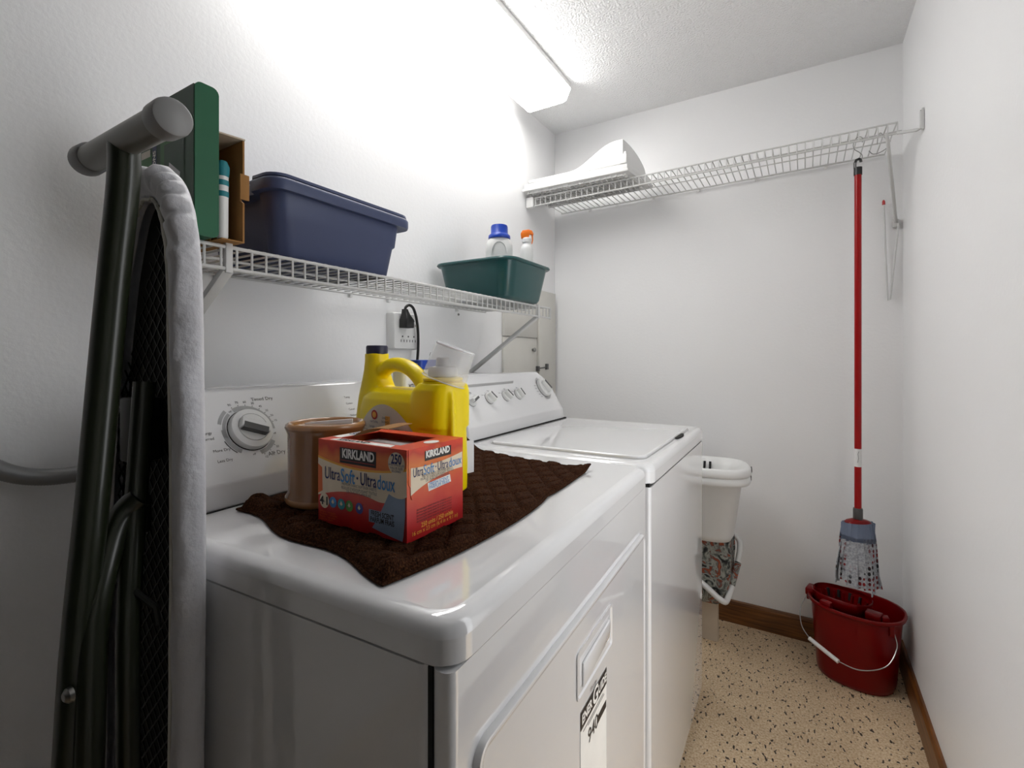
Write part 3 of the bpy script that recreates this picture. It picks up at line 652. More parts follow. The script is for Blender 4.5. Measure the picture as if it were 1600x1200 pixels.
mp = thing('mop', 'red-handled string mop with grey dotted strips hanging over the bucket', 'mop', (mx, my, .345))
mk('handle', MB().tube([(mx, my, .615), (mx, my, 1.795)], .0105, 20), 'redpole', mp, world=True)
hc = MB().tube([(mx, my, 1.782), (mx, my, 1.808)], .0125, 20)
hc.tube([(mx - .0085, my, 1.806), (mx - .0085, my, 1.825), (mx - .005, my, 1.835), (mx + .003, my, 1.838), (mx + .008, my, 1.834), (mx + .0085, my, 1.826)], .0045, 10)
mk('hanging_end', hc, 'black', mp, world=True)
mk('grip_print', MB().tube([(mx - .0085, my - .0022, 1.809), (mx - .0085, my - .0022, 1.826)], .003, 8), 'greycap', mp, world=True)
mk('handle_label', MB().tube([(mx, my, .770), (mx, my, .832)], .0108, 20), 'paper', mp, world=True)
mk('label_mark', MB().tube([(mx - .002, my - .0107, .785), (mx + .001, my - .0108, .80), (mx - .001, my - .0108, .815), (mx + .002, my - .0107, .824)], .0008, 6), 'greycap', mp, world=True)
mk('socket', MB().lathe([(.0125, .585), (.0145, .588), (.0145, .622), (.013, .626)], 24, (mx, my, 0)), 'knobdark', mp, world=True)
mk('head_plate', MB().loft([oval(mx, my, a, b, z, 3, 32, R(31)) for a, b, z in ((.040, .020, .562), (.043, .023, .566), (.044, .024, .574), (.036, .020, .583), (.012, .012, .589))]), 'redpl', mp, world=True, ang=60)
random.seed(11)
NS = 15
for i in range(NS):
    t = 2 * PI * i / NS + .1
    ux, uy = math.cos(t), math.sin(t); cr, sr = math.cos(R(31)), math.sin(R(31))
    px, py = .046 * ux, .026 * uy; L = .205 + random.uniform(-.02, .022)
    tx, ty = -.043 * uy, .024 * ux; tn = math.hypot(tx, ty); tx, ty = tx / tn, ty / tn
    ph = random.uniform(0, 6); hw = .0150 + random.uniform(-.001, .004)
    rings = []
    for k in range(15):
        s = k / 14; z = .577 - L * s
        sp = 1 + .32 * s + .05 * math.sin(5 * s + ph); sway = .006 * math.sin(4.2 * s + ph) * s
        tw = .5 * math.sin(ph + 2.2 * s) * s
        ax, ay = tx * math.cos(tw) - ty * math.sin(tw), tx * math.sin(tw) + ty * math.cos(tw); nx_, ny_ = -ay, ax
        cx, cy = px * sp + tx * sway, py * (1 + .9 * s) + ty * sway
        h2 = hw * (1 + .15 * math.sin(7 * s + ph)); th = .0016
        q = [(-h2, -th), (0, -th - .001), (h2, -th), (h2, th), (0, th - .001), (-h2, th)]
        rg = []
        for a, b in q:
            lx, ly = cx + ax * a + nx_ * b, cy + ay * a + ny_ * b
            rg.append((mx + lx * cr - ly * sr, my + lx * sr + ly * cr, z - abs(a) * .3 * s))
        rings.append(rg)
    o = mk('strip', MB().loft(rings[3:]), 'mopcloth', mp, world=True, ang=70)
    mk('strip_band', MB().loft([[(x, y, z) for x, y, z in r] for r in rings[:5]]), 'mopblue', o, world=False).data.transform(Matrix.Translation(-Vector(mp.location)))

# ------------------------------------------------------------------ bucket
bx, by = 1.283, 2.135
bk = thing('mop_bucket', 'red plastic mop bucket with wringer in the back corner', 'bucket', (bx, by, 0))
def bo(a, b, z, rot=R(-14), p=2.3, n=48): return oval(0, 0, a, b, z, p, n, rot)
BH = .262
prof = [(.106, .091, .0), (.113, .098, .004), (.118, .103, .02), (.135, .113, BH - .012), (.136, .114, BH - .012), (.144, .120, BH - .010), (.147, .123, BH - .002), (.145, .121, BH + .003), (.139, .116, BH + .003), (.134, .112, BH - .006), (.114, .099, .02), (.10, .085, .012)]
mk('pail', MB().loft([bo(*q) for q in prof]), 'redpl', bk, ang=55)
# wringer: a ribbed cone dropped into the left half of the pail
def wo(a, b, z, n=40): return [(x - .040, y + .018, z) for x, y, z in oval(0, 0, a, b, z, 2.4, n, R(-22))]
wr = mk('wringer', MB().loft([wo(.092, .066, BH + .018), wo(.094, .068, BH + .016), wo(.092, .066, BH - .012), wo(.086, .060, BH - .02), wo(.064, .044, BH - .09), wo(.061, .041, BH - .09), wo(.083, .057, BH - .02), wo(.089, .063, BH + .006)], False, False), 'redpl', bk, ang=50)
for i in range(18):
    t = 2 * PI * i / 18; c, s = math.cos(t), math.sin(t); rr = R(-22)
    def wp(a, b, z): x, y = a * c, b * s; return (x * math.cos(rr) - y * math.sin(rr) - .040, x * math.sin(rr) + y * math.cos(rr) + .018, z)
    mk('rib', MB().tube([wp(.087, .061, BH - .002), wp(.080, .054, BH - .022), wp(.060, .040, BH - .088)], .0045, 6), 'redpl', wr)
for t in (60, 85, 110, 135):
    c, s = math.cos(R(t)), math.sin(R(t)); rr = R(-22)
    def wq(k, z): x, y = .086 * k * c, .060 * k * s; return (x * math.cos(rr) - y * math.sin(rr) - .040, x * math.sin(rr) + y * math.cos(rr) + .018, z)
    mk('drain_slot', MB().tube([wq(.99, BH + .004), wq(.93, BH - .022)], .005, 8), 'seam', wr)
mk('wringer_clip', MB().loft([[(x, y, z) for x, y in ((.020, -.085), (.062, -.100), (.075, -.064), (.030, -.048))] for z in (BH - .01, BH + .014)]), 'redpl', bk, bevel=.004)
mk('wringer_clip', MB().loft([[(x, y, z) for x, y in ((.068, -.098), (.088, -.088), (.086, -.062), (.068, -.068))] for z in (BH - .012, BH + .010)]), 'redpl', bk, bevel=.003)
mk('pour_lip', MB().loft([[(x, y, z) for x, y in ((-.156, .010), (-.128, .004), (-.120, .058), (-.142, .066))] for z in (BH - .012, BH + .016)]), 'redpl', bk, bevel=.006)
mk('wringer_clip', MB().loft([[(x, y, z) for x, y in ((-.112, -.070), (-.080, -.088), (-.070, -.066), (-.100, -.048))] for z in (BH - .01, BH + .014)]), 'redpl', bk, bevel=.004)
eR = (.100, -.098, BH - .035); eL = (-.148, .035, BH - .02)
mk('handle_lug', MB().box(.086, .100, -.104, -.092, BH - .045, BH - .008), 'redpl', bk, bevel=.002)
mk('handle_lug', MB().box(-.150, -.138, .028, .042, BH - .035, BH - .008), 'redpl', bk, bevel=.002)
hpts = spline([eR, (.104, -.112, BH - .075), (.070, -.150, BH - .125), (.0, -.166, BH - .150), (-.06, -.145, BH - .150)], 8) + spline([(-.14, -.085, BH - .128), (-.166, -.045, BH - .105), (-.170, .0, BH - .06), eL], 8)
mk('bail', MB().tube(hpts, .0018, 8), 'chrome', bk)
mk('bail_grip', MB().tube([(-.058, -.147, BH - .1505), (-.142, -.084, BH - .1275)], .0072, 14), 'plwhite', bk)

# ------------------------------------------------------------------ nested baskets on a floral stand
def basket(name, label, dz, sc):
    t = thing(name, label, 'basket', (.815, 2.02, .447 + dz), group='nested baskets')
    def ro(a, b, z): return oval(.815, 2.02, a * sc, b * sc, z + dz, 2.7, 44, R(10))
    k = 1.0 if dz == 0 else .90
    prof = [(.056 * k, .054 * k, .447), (.070 * k, .067 * k, .452), (.082 * k, .079 * k, .475), (.108 * k, .104 * k, .668), (.116, .112, .674), (.136, .130, .676), (.140, .134, .684), (.138, .132, .704), (.130, .124, .710), (.120, .114, .706), (.104 * k, .100 * k, .680), (.078 * k, .075 * k, .478), (.054 * k, .052 * k, .455)]
    mk('tub', MB().loft([ro(*q) for q in prof]), 'plwhite', t, world=True, ang=60)
    if dz > 0:
        for x in (.776, .797): mk('slot', MB().tube([(x, 2.096, .664 + dz), (x, 2.107, .694 + dz)], .0045, 8), 'seam', t, world=True)
    for a in (8,):
        mk('handle_slot', MB().loft([[(.815 + (.139 * sc + d) * math.cos(R(q)), 2.02 + (.134 * sc + d) * math.sin(R(q)), z + dz) for q, z in ((-14, .684), (0, .688), (14, .692), (14, .702), (0, .698), (-14, .694))] for d in (-.004, .004)]), 'seam', t, world=True, smooth=False)
    return t
basket('plastic_basket', 'lower of two nested white plastic baskets behind the washing machine', 0, .985)
basket('plastic_basket', 'upper of two nested white plastic baskets behind the washing machine', .030, 1.0)
fs = thing('folding_stand', 'folded stand with floral fabric and white tube frame under the baskets', 'stand', (.80, 2.12, 0))
rings = []
for z, x0, x1, y0, y1 in ((.235, .72, .835, 2.06, 2.13), (.26, .70, .858, 2.04, 2.15), (.34, .69, .875, 2.03, 2.17), (.44, .69, .882, 2.02, 2.18), (.513, .69, .878, 2.0, 2.17)):
    rings.append([(x + .004 * math.sin(40 * z + 9 * i), y + .003 * math.cos(50 * z + 7 * i), z) for i, (x, y) in enumerate(rrect(x0, x1, y0, y1, .025, 5))])
mb = MB().loft(rings); mb.v = [(x, y, z - .067) for x, y, z in mb.v]; mk('fabric_sling', mb, 'floral', fs, world=True, ang=60)
mk('tube_frame', MB().tube(spline([(x, y, z - .058) for x, y, z in [(.70, 2.02, .37), (.79, 2.012, .315), (.855, 2.012, .270), (.872, 2.04, .275), (.890, 2.10, .35), (.902, 2.15, .425), (.896, 2.175, .46), (.86, 2.19, .48)]], 6), .011, 12), 'plwhite', fs, world=True)
mk('tube_wrap', MB().tube([(.8815, 2.07, .255), (.898, 2.125, .328)], .0128, 12), 'floral', fs, world=True)
mk('wooden_leg', MB().loft([[(x, y, z) for x, y in rrect(.765, .765 + wv, 2.10, 2.135, .004, 2)] for z, wv in ((0, .062), (.178, .06))]), 'cardlight', fs, world=True)

# ------------------------------------------------------------------ towel
tw = thing('towel', 'dark brown quilted towel spread over the dryer top', 'towel', (.6, .65, .9155))
NA, NB_ = 110, 170
def lerp(a, b, t): return a + (b - a) * t
Apt, Bpt, Cpt, Dpt = Vector((.385, .415)), Vector((.752, .362)), Vector((.752, .938)), Vector((.385, .985))
vs = []; fs_ = []
for j in range(NB_ + 1):
    t = j / NB_
    for i in range(NA + 1):
        s = i / NA
        e0 = Apt.lerp(Bpt, s); e1 = Dpt.lerp(Cpt, s); p = e0.lerp(e1, t)
        # outline: the front edge bows out near the first corner, edges wander
        p.x += .030 * s * math.sin(PI * min(1, t * 1.6)) * (1 if t < .62 else 0) + .006 * math.sin(9 * t + 2) * s
        p.y += .008 * math.sin(11 * s) * (1 - t) + .006 * math.sin(6 * s + 1) * t
        p.x -= .018 * (1 - s) * math.sin(3 * t)* 0
        u_, v_ = s * .40, t * .56
        c1 = (u_ + v_ * .9) / .052; c2 = (u_ - v_ * .9) / .052
        d1 = abs((c1 % 1) - .5) * 2; d2 = abs((c2 % 1) - .5) * 2       # 0 mid cell, 1 on a stitched line
        q = max(d1, d2)
        h = .0075 * (1 - max(0, (q - .5) / .5) ** 2)
        nz = noise.noise(Vector((p.x * 16, p.y * 16, 3))) ; nz2 = noise.noise(Vector((p.x * 300, p.y * 300, 1)))
        fold = max(0, nz) * .006 * (1 if t < .5 else .5)
        edge = min(s, 1 - s, t * 1.4, (1 - t) * 1.4)
        h += fold + .0009 * nz2
        # rolled hem at the near edge, soft heap towards the front corner
        roll = math.exp(-((t - .035) / .035) ** 2) * (.008 + .004 * math.sin(13 * s + 1)) * (.6 + .5 * s)
        roll2 = math.exp(-((s - .03) / .03) ** 2) * .005 + math.exp(-((s - .97) / .025) ** 2) * .003
        curl = math.exp(-((s - 1) / .05) ** 2 - ((t - 1) / .035) ** 2) * .010
        back = math.exp(-((s - 0) / .10) ** 2 - ((t - .95) / .18) ** 2) * .03
        z = .0012 + (h + roll + roll2) * min(1, edge / .018) + curl + back
        vs.append((p.x, p.y, .9155 + z))
for j in range(NB_):
    for i in range(NA):
        a = j * (NA + 1) + i; fs_.append((a, a + 1, a + NA + 2, a + NA + 1))
mb = MB(); mb.add(vs, fs_)
mk('cloth', mb, 'towel', tw, world=True, ang=180)
# skirt so that the cloth has an edge
loop = [i for i in range(NA + 1)] + [j * (NA + 1) + NA for j in range(1, NB_ + 1)] + [NB_ * (NA + 1) + i for i in range(NA - 1, -1, -1)] + [j * (NA + 1) for j in range(NB_ - 1, 0, -1)]
mk('hem', MB().tube([(vs[i][0], vs[i][1], vs[i][2] + .0012) for i in loop[::2]], .0022, 6, closed=True), 'towel', tw, world=True)
TZ = .9235                                        # where things on the towel rest

# ------------------------------------------------------------------ red carton of dryer sheets
bxo = thing('dryer_sheet_box', 'red and orange box of dryer sheets on the towel', 'box', (.549, .4355, TZ))
BW, BD, BHt = .165, .112, .1135
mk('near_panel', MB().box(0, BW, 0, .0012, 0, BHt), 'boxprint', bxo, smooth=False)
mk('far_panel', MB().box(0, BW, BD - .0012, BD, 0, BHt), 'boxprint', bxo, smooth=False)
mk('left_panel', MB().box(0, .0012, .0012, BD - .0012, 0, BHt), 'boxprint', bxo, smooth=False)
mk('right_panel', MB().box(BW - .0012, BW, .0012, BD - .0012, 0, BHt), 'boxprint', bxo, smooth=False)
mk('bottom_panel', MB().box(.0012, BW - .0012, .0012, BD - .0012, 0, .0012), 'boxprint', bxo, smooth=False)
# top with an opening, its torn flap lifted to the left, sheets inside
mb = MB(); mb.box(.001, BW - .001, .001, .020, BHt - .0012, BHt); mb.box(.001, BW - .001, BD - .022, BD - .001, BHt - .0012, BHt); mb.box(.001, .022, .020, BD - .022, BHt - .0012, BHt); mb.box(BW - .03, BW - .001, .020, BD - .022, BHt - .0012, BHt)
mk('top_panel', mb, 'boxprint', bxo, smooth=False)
patch('top_print', [(.02, .003), (.135, .003), (.130, .016), (.024, .016)], 'ink_white', bxo, (0, 0, BHt), (1, 0, 0), (0, 1, 0), .0004)
patch('top_print', [(.002, .022), (.020, .022), (.020, .09), (.002, .09)], 'ink_white', bxo, (0, 0, BHt), (1, 0, 0), (0, 1, 0), .0004)
patch('top_print', ell(.152, .06, .009, .012), 'ink_white', bxo, (0, 0, BHt), (1, 0, 0), (0, 1, 0), .0004)
text('lettering', 'KIRKLAND', .012, 'ink_black', bxo, (.06, .0095, BHt + .0004), (1, 0, 0), (0, 1, 0), 'CENTER', .0005)
text('lettering', '250', .013, 'ink_navy', bxo, (.011, .055, BHt + .0004), (0, -1, 0), (1, 0, 0), 'CENTER', .0005)
fp = spline([(.024, 0, BHt), (.045, 0, BHt + .009), (.070, 0, BHt + .014), (.092, 0, BHt + .015)], 5)
mk('lifted_flap', MB().loft([[(p.x, y, p.z + d) for p in fp] for y, d in ((.04, 0), (BD - .024, .002))], False, False, closed=False), 'card', bxo, solid=.001)
mk('sheet_stack', MB().loft([[(x, y, z) for x, y in rrect(.01, BW - .012, .01, BD - .01, .004, 3)] for z in (.004, BHt - .012)]), 'paper', bxo, bevel=.002)
X1, Y1 = (1, 0, 0), (0, 0, 1); O1 = (0, 0, 0)
def fx(f): return BW * f * .671 / (.586 + .085 * f)
def gy(f): return BD * f * .586 / (.682 - .096 * f)
def fz(b): return (1 - b) * BHt
def np_(name, pts, m, l=.0003): return patch(name, [(fx(a), fz(b)) for a, b in pts], m, bxo, O1, X1, Y1, l)
def nt(s, a, b, size, m, al='CENTER', bold=0., xs=1., l=.0009, to=None): return text('lettering', s, size, m, bxo, (fx(a), 0, fz(b)), X1, Y1, al, bold, xs, l, None if to is None else (fx(to) - fx(a)) * (1 if al == 'LEFT' else 2))
def curve(p0, p1, p2, n=12): return [((1 - t) ** 2 * p0[0] + 2 * t * (1 - t) * p1[0] + t * t * p2[0], (1 - t) ** 2 * p0[1] + 2 * t * (1 - t) * p1[1] + t * t * p2[1]) for t in [k / n for k in range(n + 1)]]
up = curve((.0, .20), (.45, .36), (1, .20)); lo = curve((1, .50), (.78, .66), (.62, .60)) + curve((.60, .595), (.32, .52), (.0, .68))
np_('print_band', up + lo, 'ink_cream', .0003)
np_('print_glow', curve((0, .20), (.45, .36), (1, .20)) + curve((1, .225), (.45, .385), (0, .225)), 'ink_gold', .0004)
np_('print_glow', [(.0, .66), (.0, .30), (.045, .34), (.05, .62)], 'ink_orange', .0004)
np_('brand_panel', [(.245, .065), (.655, .065), (.655, .245), (.245, .245)], 'ink_black', .0005)
nt('KIRKLAND', .45, .135, .0165, 'ink_white', bold=.0006, to=.635)
patch('print_rule', [(fx(.26), fz(.215)), (fx(.64), fz(.215)), (fx(.64), fz(.208)), (fx(.26), fz(.208))], 'ink_red', bxo, O1, X1, Y1, .0008)
np_('count_disc', [(.885 + .095 * math.cos(t * PI / 12), .16 + .125 * math.sin(t * PI / 12)) for t in range(24)], 'ink_cream', .0005)
nt('250', .885, .115, .0165, 'ink_navy', bold=.0004, to=.945)
for b, s in ((.175, 'SHEETS/FEUILLES'), (.208, 'VALUE SIZE'), (.242, 'ÉCONO')): nt(s, .885, b, .0036 if b < .2 else .0042, 'ink_navy')
nt('Ultra', .075, .40, .0235, 'ink_navy', 'LEFT', .0001, to=.245); nt('Soft', .255, .40, .0255, 'ink_blue', 'LEFT', .0003, to=.415)
nt('·', .445, .405, .028, 'ink_navy'); nt('Ultra', .475, .40, .0235, 'ink_navy', 'LEFT', .0002, to=.655); nt('doux', .668, .40, .0255, 'ink_blue', 'LEFT', .0003, to=.868)
nt('PREMIUM FABRIC SOFTENER SHEETS', .46, .490, .0050, 'ink_grey', to=.66); nt("FEUILLES D'ASSOUPLISSANT TEXTILE", .46, .535, .0053, 'ink_grey', to=.665); nt('DE QUALITÉ SUPÉRIEURE', .46, .573, .0048, 'ink_grey', to=.60)
def disc(a, b, ra, rb, m, l): return np_('print_disc', [(a + ra * math.cos(t * PI / 12), b + rb * math.sin(t * PI / 12)) for t in range(24)], m, l)
disc(.072, .735, .052, .092, 'ink_cream', .0006); nt('4', .045, .74, .015, 'ink_black', bold=.0006); nt('in', .074, .745, .006, 'ink_black'); nt('1', .102, .74, .015, 'ink_black', bold=.0006)
for a, m in ((.168, 'ink_blue'), (.262, 'ink_teal'), (.352, 'ink_green'), (.465, 'ink_purple')):
    disc(a, .735, .042, .064, m, .0005)
    np_('print_symbol', [(a - .016, .735), (a, .695), (a + .016, .735), (a, .755)], 'ink_cream', .0008)
np_('sheet_print', curve((.80, .50), (.90, .56), (.985, .515)) + [(.985, .70), (.965, .93), (.955, .985)] + curve((.95, .985), (.75, .955), (.61, .915)) + curve((.62, .90), (.70, .75), (.80, .50)), 'ink_sheet', .0006)
np_('scent_panel', [(.575, .715), (.875, .715), (.875, .855), (.575, .855)], 'ink_sheet', .0007)
nt('FRESH SCENT', .725, .755, .0092, 'ink_black', bold=.0002, to=.855); nt('PARFUM FRAIS', .725, .822, .0092, 'ink_black', bold=.0002, to=.862)
for k, s in enumerate(('Softens / assouplit', 'Freshens / rafraîchit', 'Repels / repousse', 'Controls static')): nt(s, .02, .865 + .030 * k, .0045, 'ink_orange', 'LEFT')
# right face
X3, Y3 = (0, 1, 0), (0, 0, 1)
def rp(name, pts, m, l=.0003): return patch(name, [(gy(a), fz(b)) for a, b in pts], m, bxo, (BW, 0, 0), X3, Y3, l)
def rt(s, a, b, size, m, al='CENTER', bold=0., xs=1., l=.0009, to=None): return text('lettering', s, size, m, bxo, (BW, gy(a), fz(b)), X3, Y3, al, bold, xs, l, None if to is None else (gy(to) - gy(a)) * (1 if al == 'LEFT' else 2))
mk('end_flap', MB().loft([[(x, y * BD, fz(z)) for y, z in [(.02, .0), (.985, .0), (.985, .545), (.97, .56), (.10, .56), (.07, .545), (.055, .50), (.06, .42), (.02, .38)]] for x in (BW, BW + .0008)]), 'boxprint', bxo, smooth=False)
O3 = .0009
rp('print_band', curve((.06, .20), (.5, .25), (.98, .17)) + curve((.98, .36), (.5, .34), (.06, .50)), 'ink_cream', O3)
rp('brand_panel', [(.31, .055), (.78, .055), (.78, .165), (.31, .165)], 'ink_black', O3 + .0002)
rt('KIRKLAND', .545, .098, .0118, 'ink_white', bold=.0006, to=.75, l=O3 + .0006)
rt('Ultra', .10, .265, .0165, 'ink_navy', 'LEFT', 0, 1, O3 + .0004, to=.275); rt('Soft', .285, .265, .018, 'ink_blue', 'LEFT', 0, 1, O3 + .0004, to=.475); rt('·', .505, .265, .018, 'ink_navy', l=O3 + .0004)
rt('Ultra', .535, .265, .0165, 'ink_navy', 'LEFT', 0, 1, O3 + .0004, to=.72); rt('doux', .735, .265, .018, 'ink_blue', 'LEFT', 0, 1, O3 + .0004, to=.96)
for b, s_, q in ((.325, 'PREMIUM FABRIC SOFTENER SHEETS', .80), (.355, "FEUILLES D'ASSOUPLISSANT TEXTILE", .82), (.385, 'DE QUALITÉ SUPÉRIEURE', .74)): rt(s_, .54, b, .0042, 'ink_grey', l=O3 + .0004, to=q)
rp('scent_panel', [(.36, .42), (.76, .40), (.78, .49), (.38, .515)], 'ink_white', O3 + .0002)
rt('FRESH SCENT', .565, .438, .0066, 'ink_blue', l=O3 + .0005, to=.73); rt('PARFUM FRAIS', .57, .480, .0066, 'ink_blue', l=O3 + .0005, to=.745)
for k in range(5): rt('dermatologist tested sheets for all fabrics in dryer', .5, .68 + k * .032, .0038, 'ink_black', l=.0004, to=.80)
rt('250 units / 250 unités', .55, .865, .0082, 'ink_gold', bold=.0001, l=.0004, to=.82); rt('16 cm x 23 cm (6.4 in x 9.1 in)', .52, .925, .0075, 'ink_gold', l=.0004, to=.90)

# ------------------------------------------------------------------ crock
ck = thing('crock', 'brown glazed stoneware crock behind the dryer sheet box', 'crock', (.475, .506, TZ))
mk('pot', MB().lathe([(.053, 0), (.058, .003), (.060, .008), (.058, .014), (.0555, .02), (.056, .06), (.0565, .108), (.0585, .113), (.0600, .117), (.0590, .121), (.0560, .1235), (.0520, .121), (.0505, .112), (.050, .02), (.045, .008)], 56, (0, 0, 0)), 'crock', ck, ang=60)
mk('rim', MB().lathe([(.0592, .1165), (.0605, .118), (.0595, .1222), (.0560, .1245), (.0515, .1222), (.0505, .119), (.053, .120), (.056, .119)], 56), 'crockrim', ck, ang=60)
mk('foot_ring', MB().lathe([(.056, .001), (.0595, .003), (.0612, .008), (.0595, .0125), (.057, .012)], 56), 'crockrim', ck, ang=60)
pp = thing('folded_paper', 'folded white paper sticking out of the brown crock', 'paper', (.475, .506, TZ + .07))
def PV(a, d, z): return (a * .856 - d * .517, a * .517 + d * .856, z)
mk('sheet', MB().loft([[PV(a, .012 + .004 * math.sin(30 * a), z) for a, z in ((-.038, -.058), (.034, -.058), (.036, .0562), (-.020, .0525), (-.038, .050))], [PV(a, .016 + .004 * math.sin(30 * a), z) for a, z in ((-.038, -.058), (.034, -.058), (.036, .0562), (-.020, .0525), (-.038, .050))]]), 'paper', pp)
mk('sheet', MB().loft([[PV(a, -.012, z) for a, z in ((-.036, -.05), (.032, -.05), (.030, .048), (-.036, .046))], [PV(a, -.009, z) for a, z in ((-.036, -.05), (.032, -.05), (.030, .048), (-.036, .046))]]), 'paper', pp)

# ------------------------------------------------------------------ yellow jugs
ROT = R(31.15)
ja = thing('detergent_jug', 'big yellow detergent jug with loop handle, navy cap and white cap', 'jug', (.528, .652, TZ), R(-10))
PE = 3.0
def se(x0, x1, dep, z, p=PE, n=48):
    cx, a = (x0 + x1) / 2, (x1 - x0) / 2; out = []
    for i in range(n):
        t = 2 * PI * i / n; c, s = math.cos(t), math.sin(t)
        out.append((cx + a * math.copysign(abs(c) ** (2 / p), c), dep * math.copysign(abs(s) ** (2 / p), s), z))
    return out
mb = MB()
mb.loft([se(*q) for q in ((-.138, .104, .042, 0), (-.148, .116, .048, .006), (-.150, .117, .049, .05), (-.148, .114, .049, .10), (-.143, .112, .048, .128), (-.134, .111, .045, .150), (-.122, .110, .038, .163), (-.11, .105, .026, .170))])
mb.loft([se(*q) for q in ((.010, .113, .046, .11), (.022, .113, .045, .150), (.032, .113, .043, .172), (.039, .1135, .038, .180), (.0415, .1120, .0355, .183))])
mb.loft([se(*q) for q in ((-.148, -.055, .042, .11), (-.147, -.075, .034, .150), (-.1435, -.090, .027, .178), (-.1405, -.097, .0225, .200), (-.139, -.0985, .0205, .22), (-.139, -.0985, .0205, .234))])
mb.tube(spline([(-.112, 0, .180), (-.098, 0, .198), (-.072, 0, .2105), (-.044, 0, .2125), (-.012, 0, .205), (.016, 0, .188), (.036, 0, .162), (.045, 0, .12)], 6), .0135, 14, flat=1.15)
mb.tube(spline([(.113, -.012, .02), (.1165, -.014, .07), (.114, -.013, .12), (.110, -.012, .168)], 5), .006, 10)
mk('body', mb, 'yellow', ja, remesh=.0022, smoothit=7, ang=180)
mk('vent_cap', MB().lathe([(.0192, .2315), (.0205, .233), (.0205, .2465), (.0190, .249), (.004, .2495)], 32, (-.1187, 0, 0)), 'navycap', ja)
mk('neck_ring', MB().lathe([(.030, .179), (.0345, .181), (.0345, .1845), (.031, .186), (.0335, .188), (.0335, .191), (.029, .193)], 40, (.0767, 0, 0)), 'yellow', ja, ang=40)
nn = 48; rings = []
for z, r, am in ((.193, .0225, 0), (.194, .024, 0), (.196, .0245, .0006), (.208, .0235, .0006), (.2105, .0215, 0), (.211, .012, 0), (.224, .011, 0), (.226, .009, 0)):
    rings.append([(.0767 + (r + (am if i % 2 else 0)) * math.cos(2 * PI * i / nn), (r + (am if i % 2 else 0)) * math.sin(2 * PI * i / nn), z) for i in range(nn)])
mk('pour_cap', MB().loft(rings), 'plwhite', ja, ang=40)
# label wrapped over the near side, arched at the top
def fy(x, lift): t = min(.985, abs((x + .0165) / .1335)); return -.0485 * (1 - t ** PE) ** (1 / PE) - lift
vs = []; fs_ = []; NL = 28
for i in range(NL + 1):
    x = -.122 + .205 * i / NL; top = .066 + .078 * math.sin(PI * min(1, max(0, i / NL)) ** .95) ** .75
    for z in (.010, .010 + (top - .010) * .5, top): vs.append((x, fy(x, .0012) + (.0012 if z > .125 else 0) * 0, z))
for i in range(NL):
    for k in range(2): a = i * 3 + k; fs_.append((a, a + 3, a + 4, a + 1))
mb = MB(); mb.add(vs, fs_); lb = mk('label', mb, 'label', ja, ang=180)
random.seed(4); LX, LY = (1, 0, 0), (0, 0, 1)
def jt(s, a, z, sz, m): text('lettering', s, sz, m, lb, (a, fy(a, .0022), z), LX, LY)
def jp(n, poly, m, a, l=.0018): patch(n, poly, m, lb, (0, fy(a, l), 0), LX, LY)
jp('label_emblem', ell(-.050, .124, .0095, .0085), 'ink_red', -.045); jp('label_emblem', ell(-.050, .124, .006, .0055), 'ink_gold', -.045, .0021)
jt('NATURAL', -.050, .1115, .0055, 'ink_navy'); jt('DIRECT', -.016, .120, .0055, 'ink_black'); jt('DOSAGE', -.016, .1135, .0055, 'ink_black')
for r_ in range(4):
    for c_ in range(6):
        a = -.082 + c_ * .025; z = .098 - r_ * .020
        if c_ == 3: jp('label_column', [(a - .010, z - .006), (a + .004, z - .006), (a + .004, z + (.026 if r_ == 0 else .014)), (a - .010, z + (.026 if r_ == 0 else .014))], 'ink_gold', a, .0016)
        jt(random.choice(('mode', 'eau', 'wash', 'HE 64', 'cap', 'lavage')), a, z + .005, .0065, random.choice(('ink_black', 'ink_navy', 'ink_red'))); jt(random.choice(('small load', 'cold water', 'eau froide')), a, z - .002, .0042, 'ink_black')
mk('side_label', MB().loft([[(x, y, z) for y, z in ((.026, .03), (.043, .03), (.043, .085), (.026, .085))] for x in (.106, .1075)]), 'plwhite', ja, smooth=False)
mc = thing('measuring_cup', 'clear plastic measuring cup resting tilted over the yellow jug cap', 'cup', (.6035, .6387, TZ + .19), ROT)
tl = Matrix.Rotation(R(20), 4, 'Y')
def tilt(mb, off=(.002, -.002, -.003)):
    mb.v = [tuple((tl @ Vector(p)) + Vector(off)) for p in mb.v]; return mb
mk('wall', tilt(MB().lathe([(.0375, -.002), (.0385, 0), (.0378, .002), (.0345, .054), (.0335, .056), (.0325, .054), (.0365, .001)], 48, (0, 0, 0), False, False)), 'clear', mc, ang=60)
mk('base', tilt(MB().lathe([(.0333, .0552), (.0338, .0575), (.032, .0585), (.024, .0578), (.023, .0565), (.012, .0565)], 48)), 'clearrim', mc, ang=40)
mk('base_ring', tilt(MB().lathe([(.0315, .058), (.0330, .0602), (.0345, .058), (.0335, .056)], 48, (0, 0, 0), False, False)), 'clearrim', mc, ang=60)
mk('lip', tilt(MB().tube([(.0382 * math.cos(2 * PI * i / 48), .0382 * math.sin(2 * PI * i / 48), 0) for i in range(48)], .0009, 6, closed=True)), 'clearrim', mc)
for zz in (.018, .032):
    mk('measure_mark', tilt(MB().add([(.0372 * math.cos(R(a)), .0372 * math.sin(R(a)), zz + d) for a in (196, 199, 202) for d in (0, .006)], [(0, 2, 3, 1), (2, 4, 5, 3)])), 'ink_grey', mc)

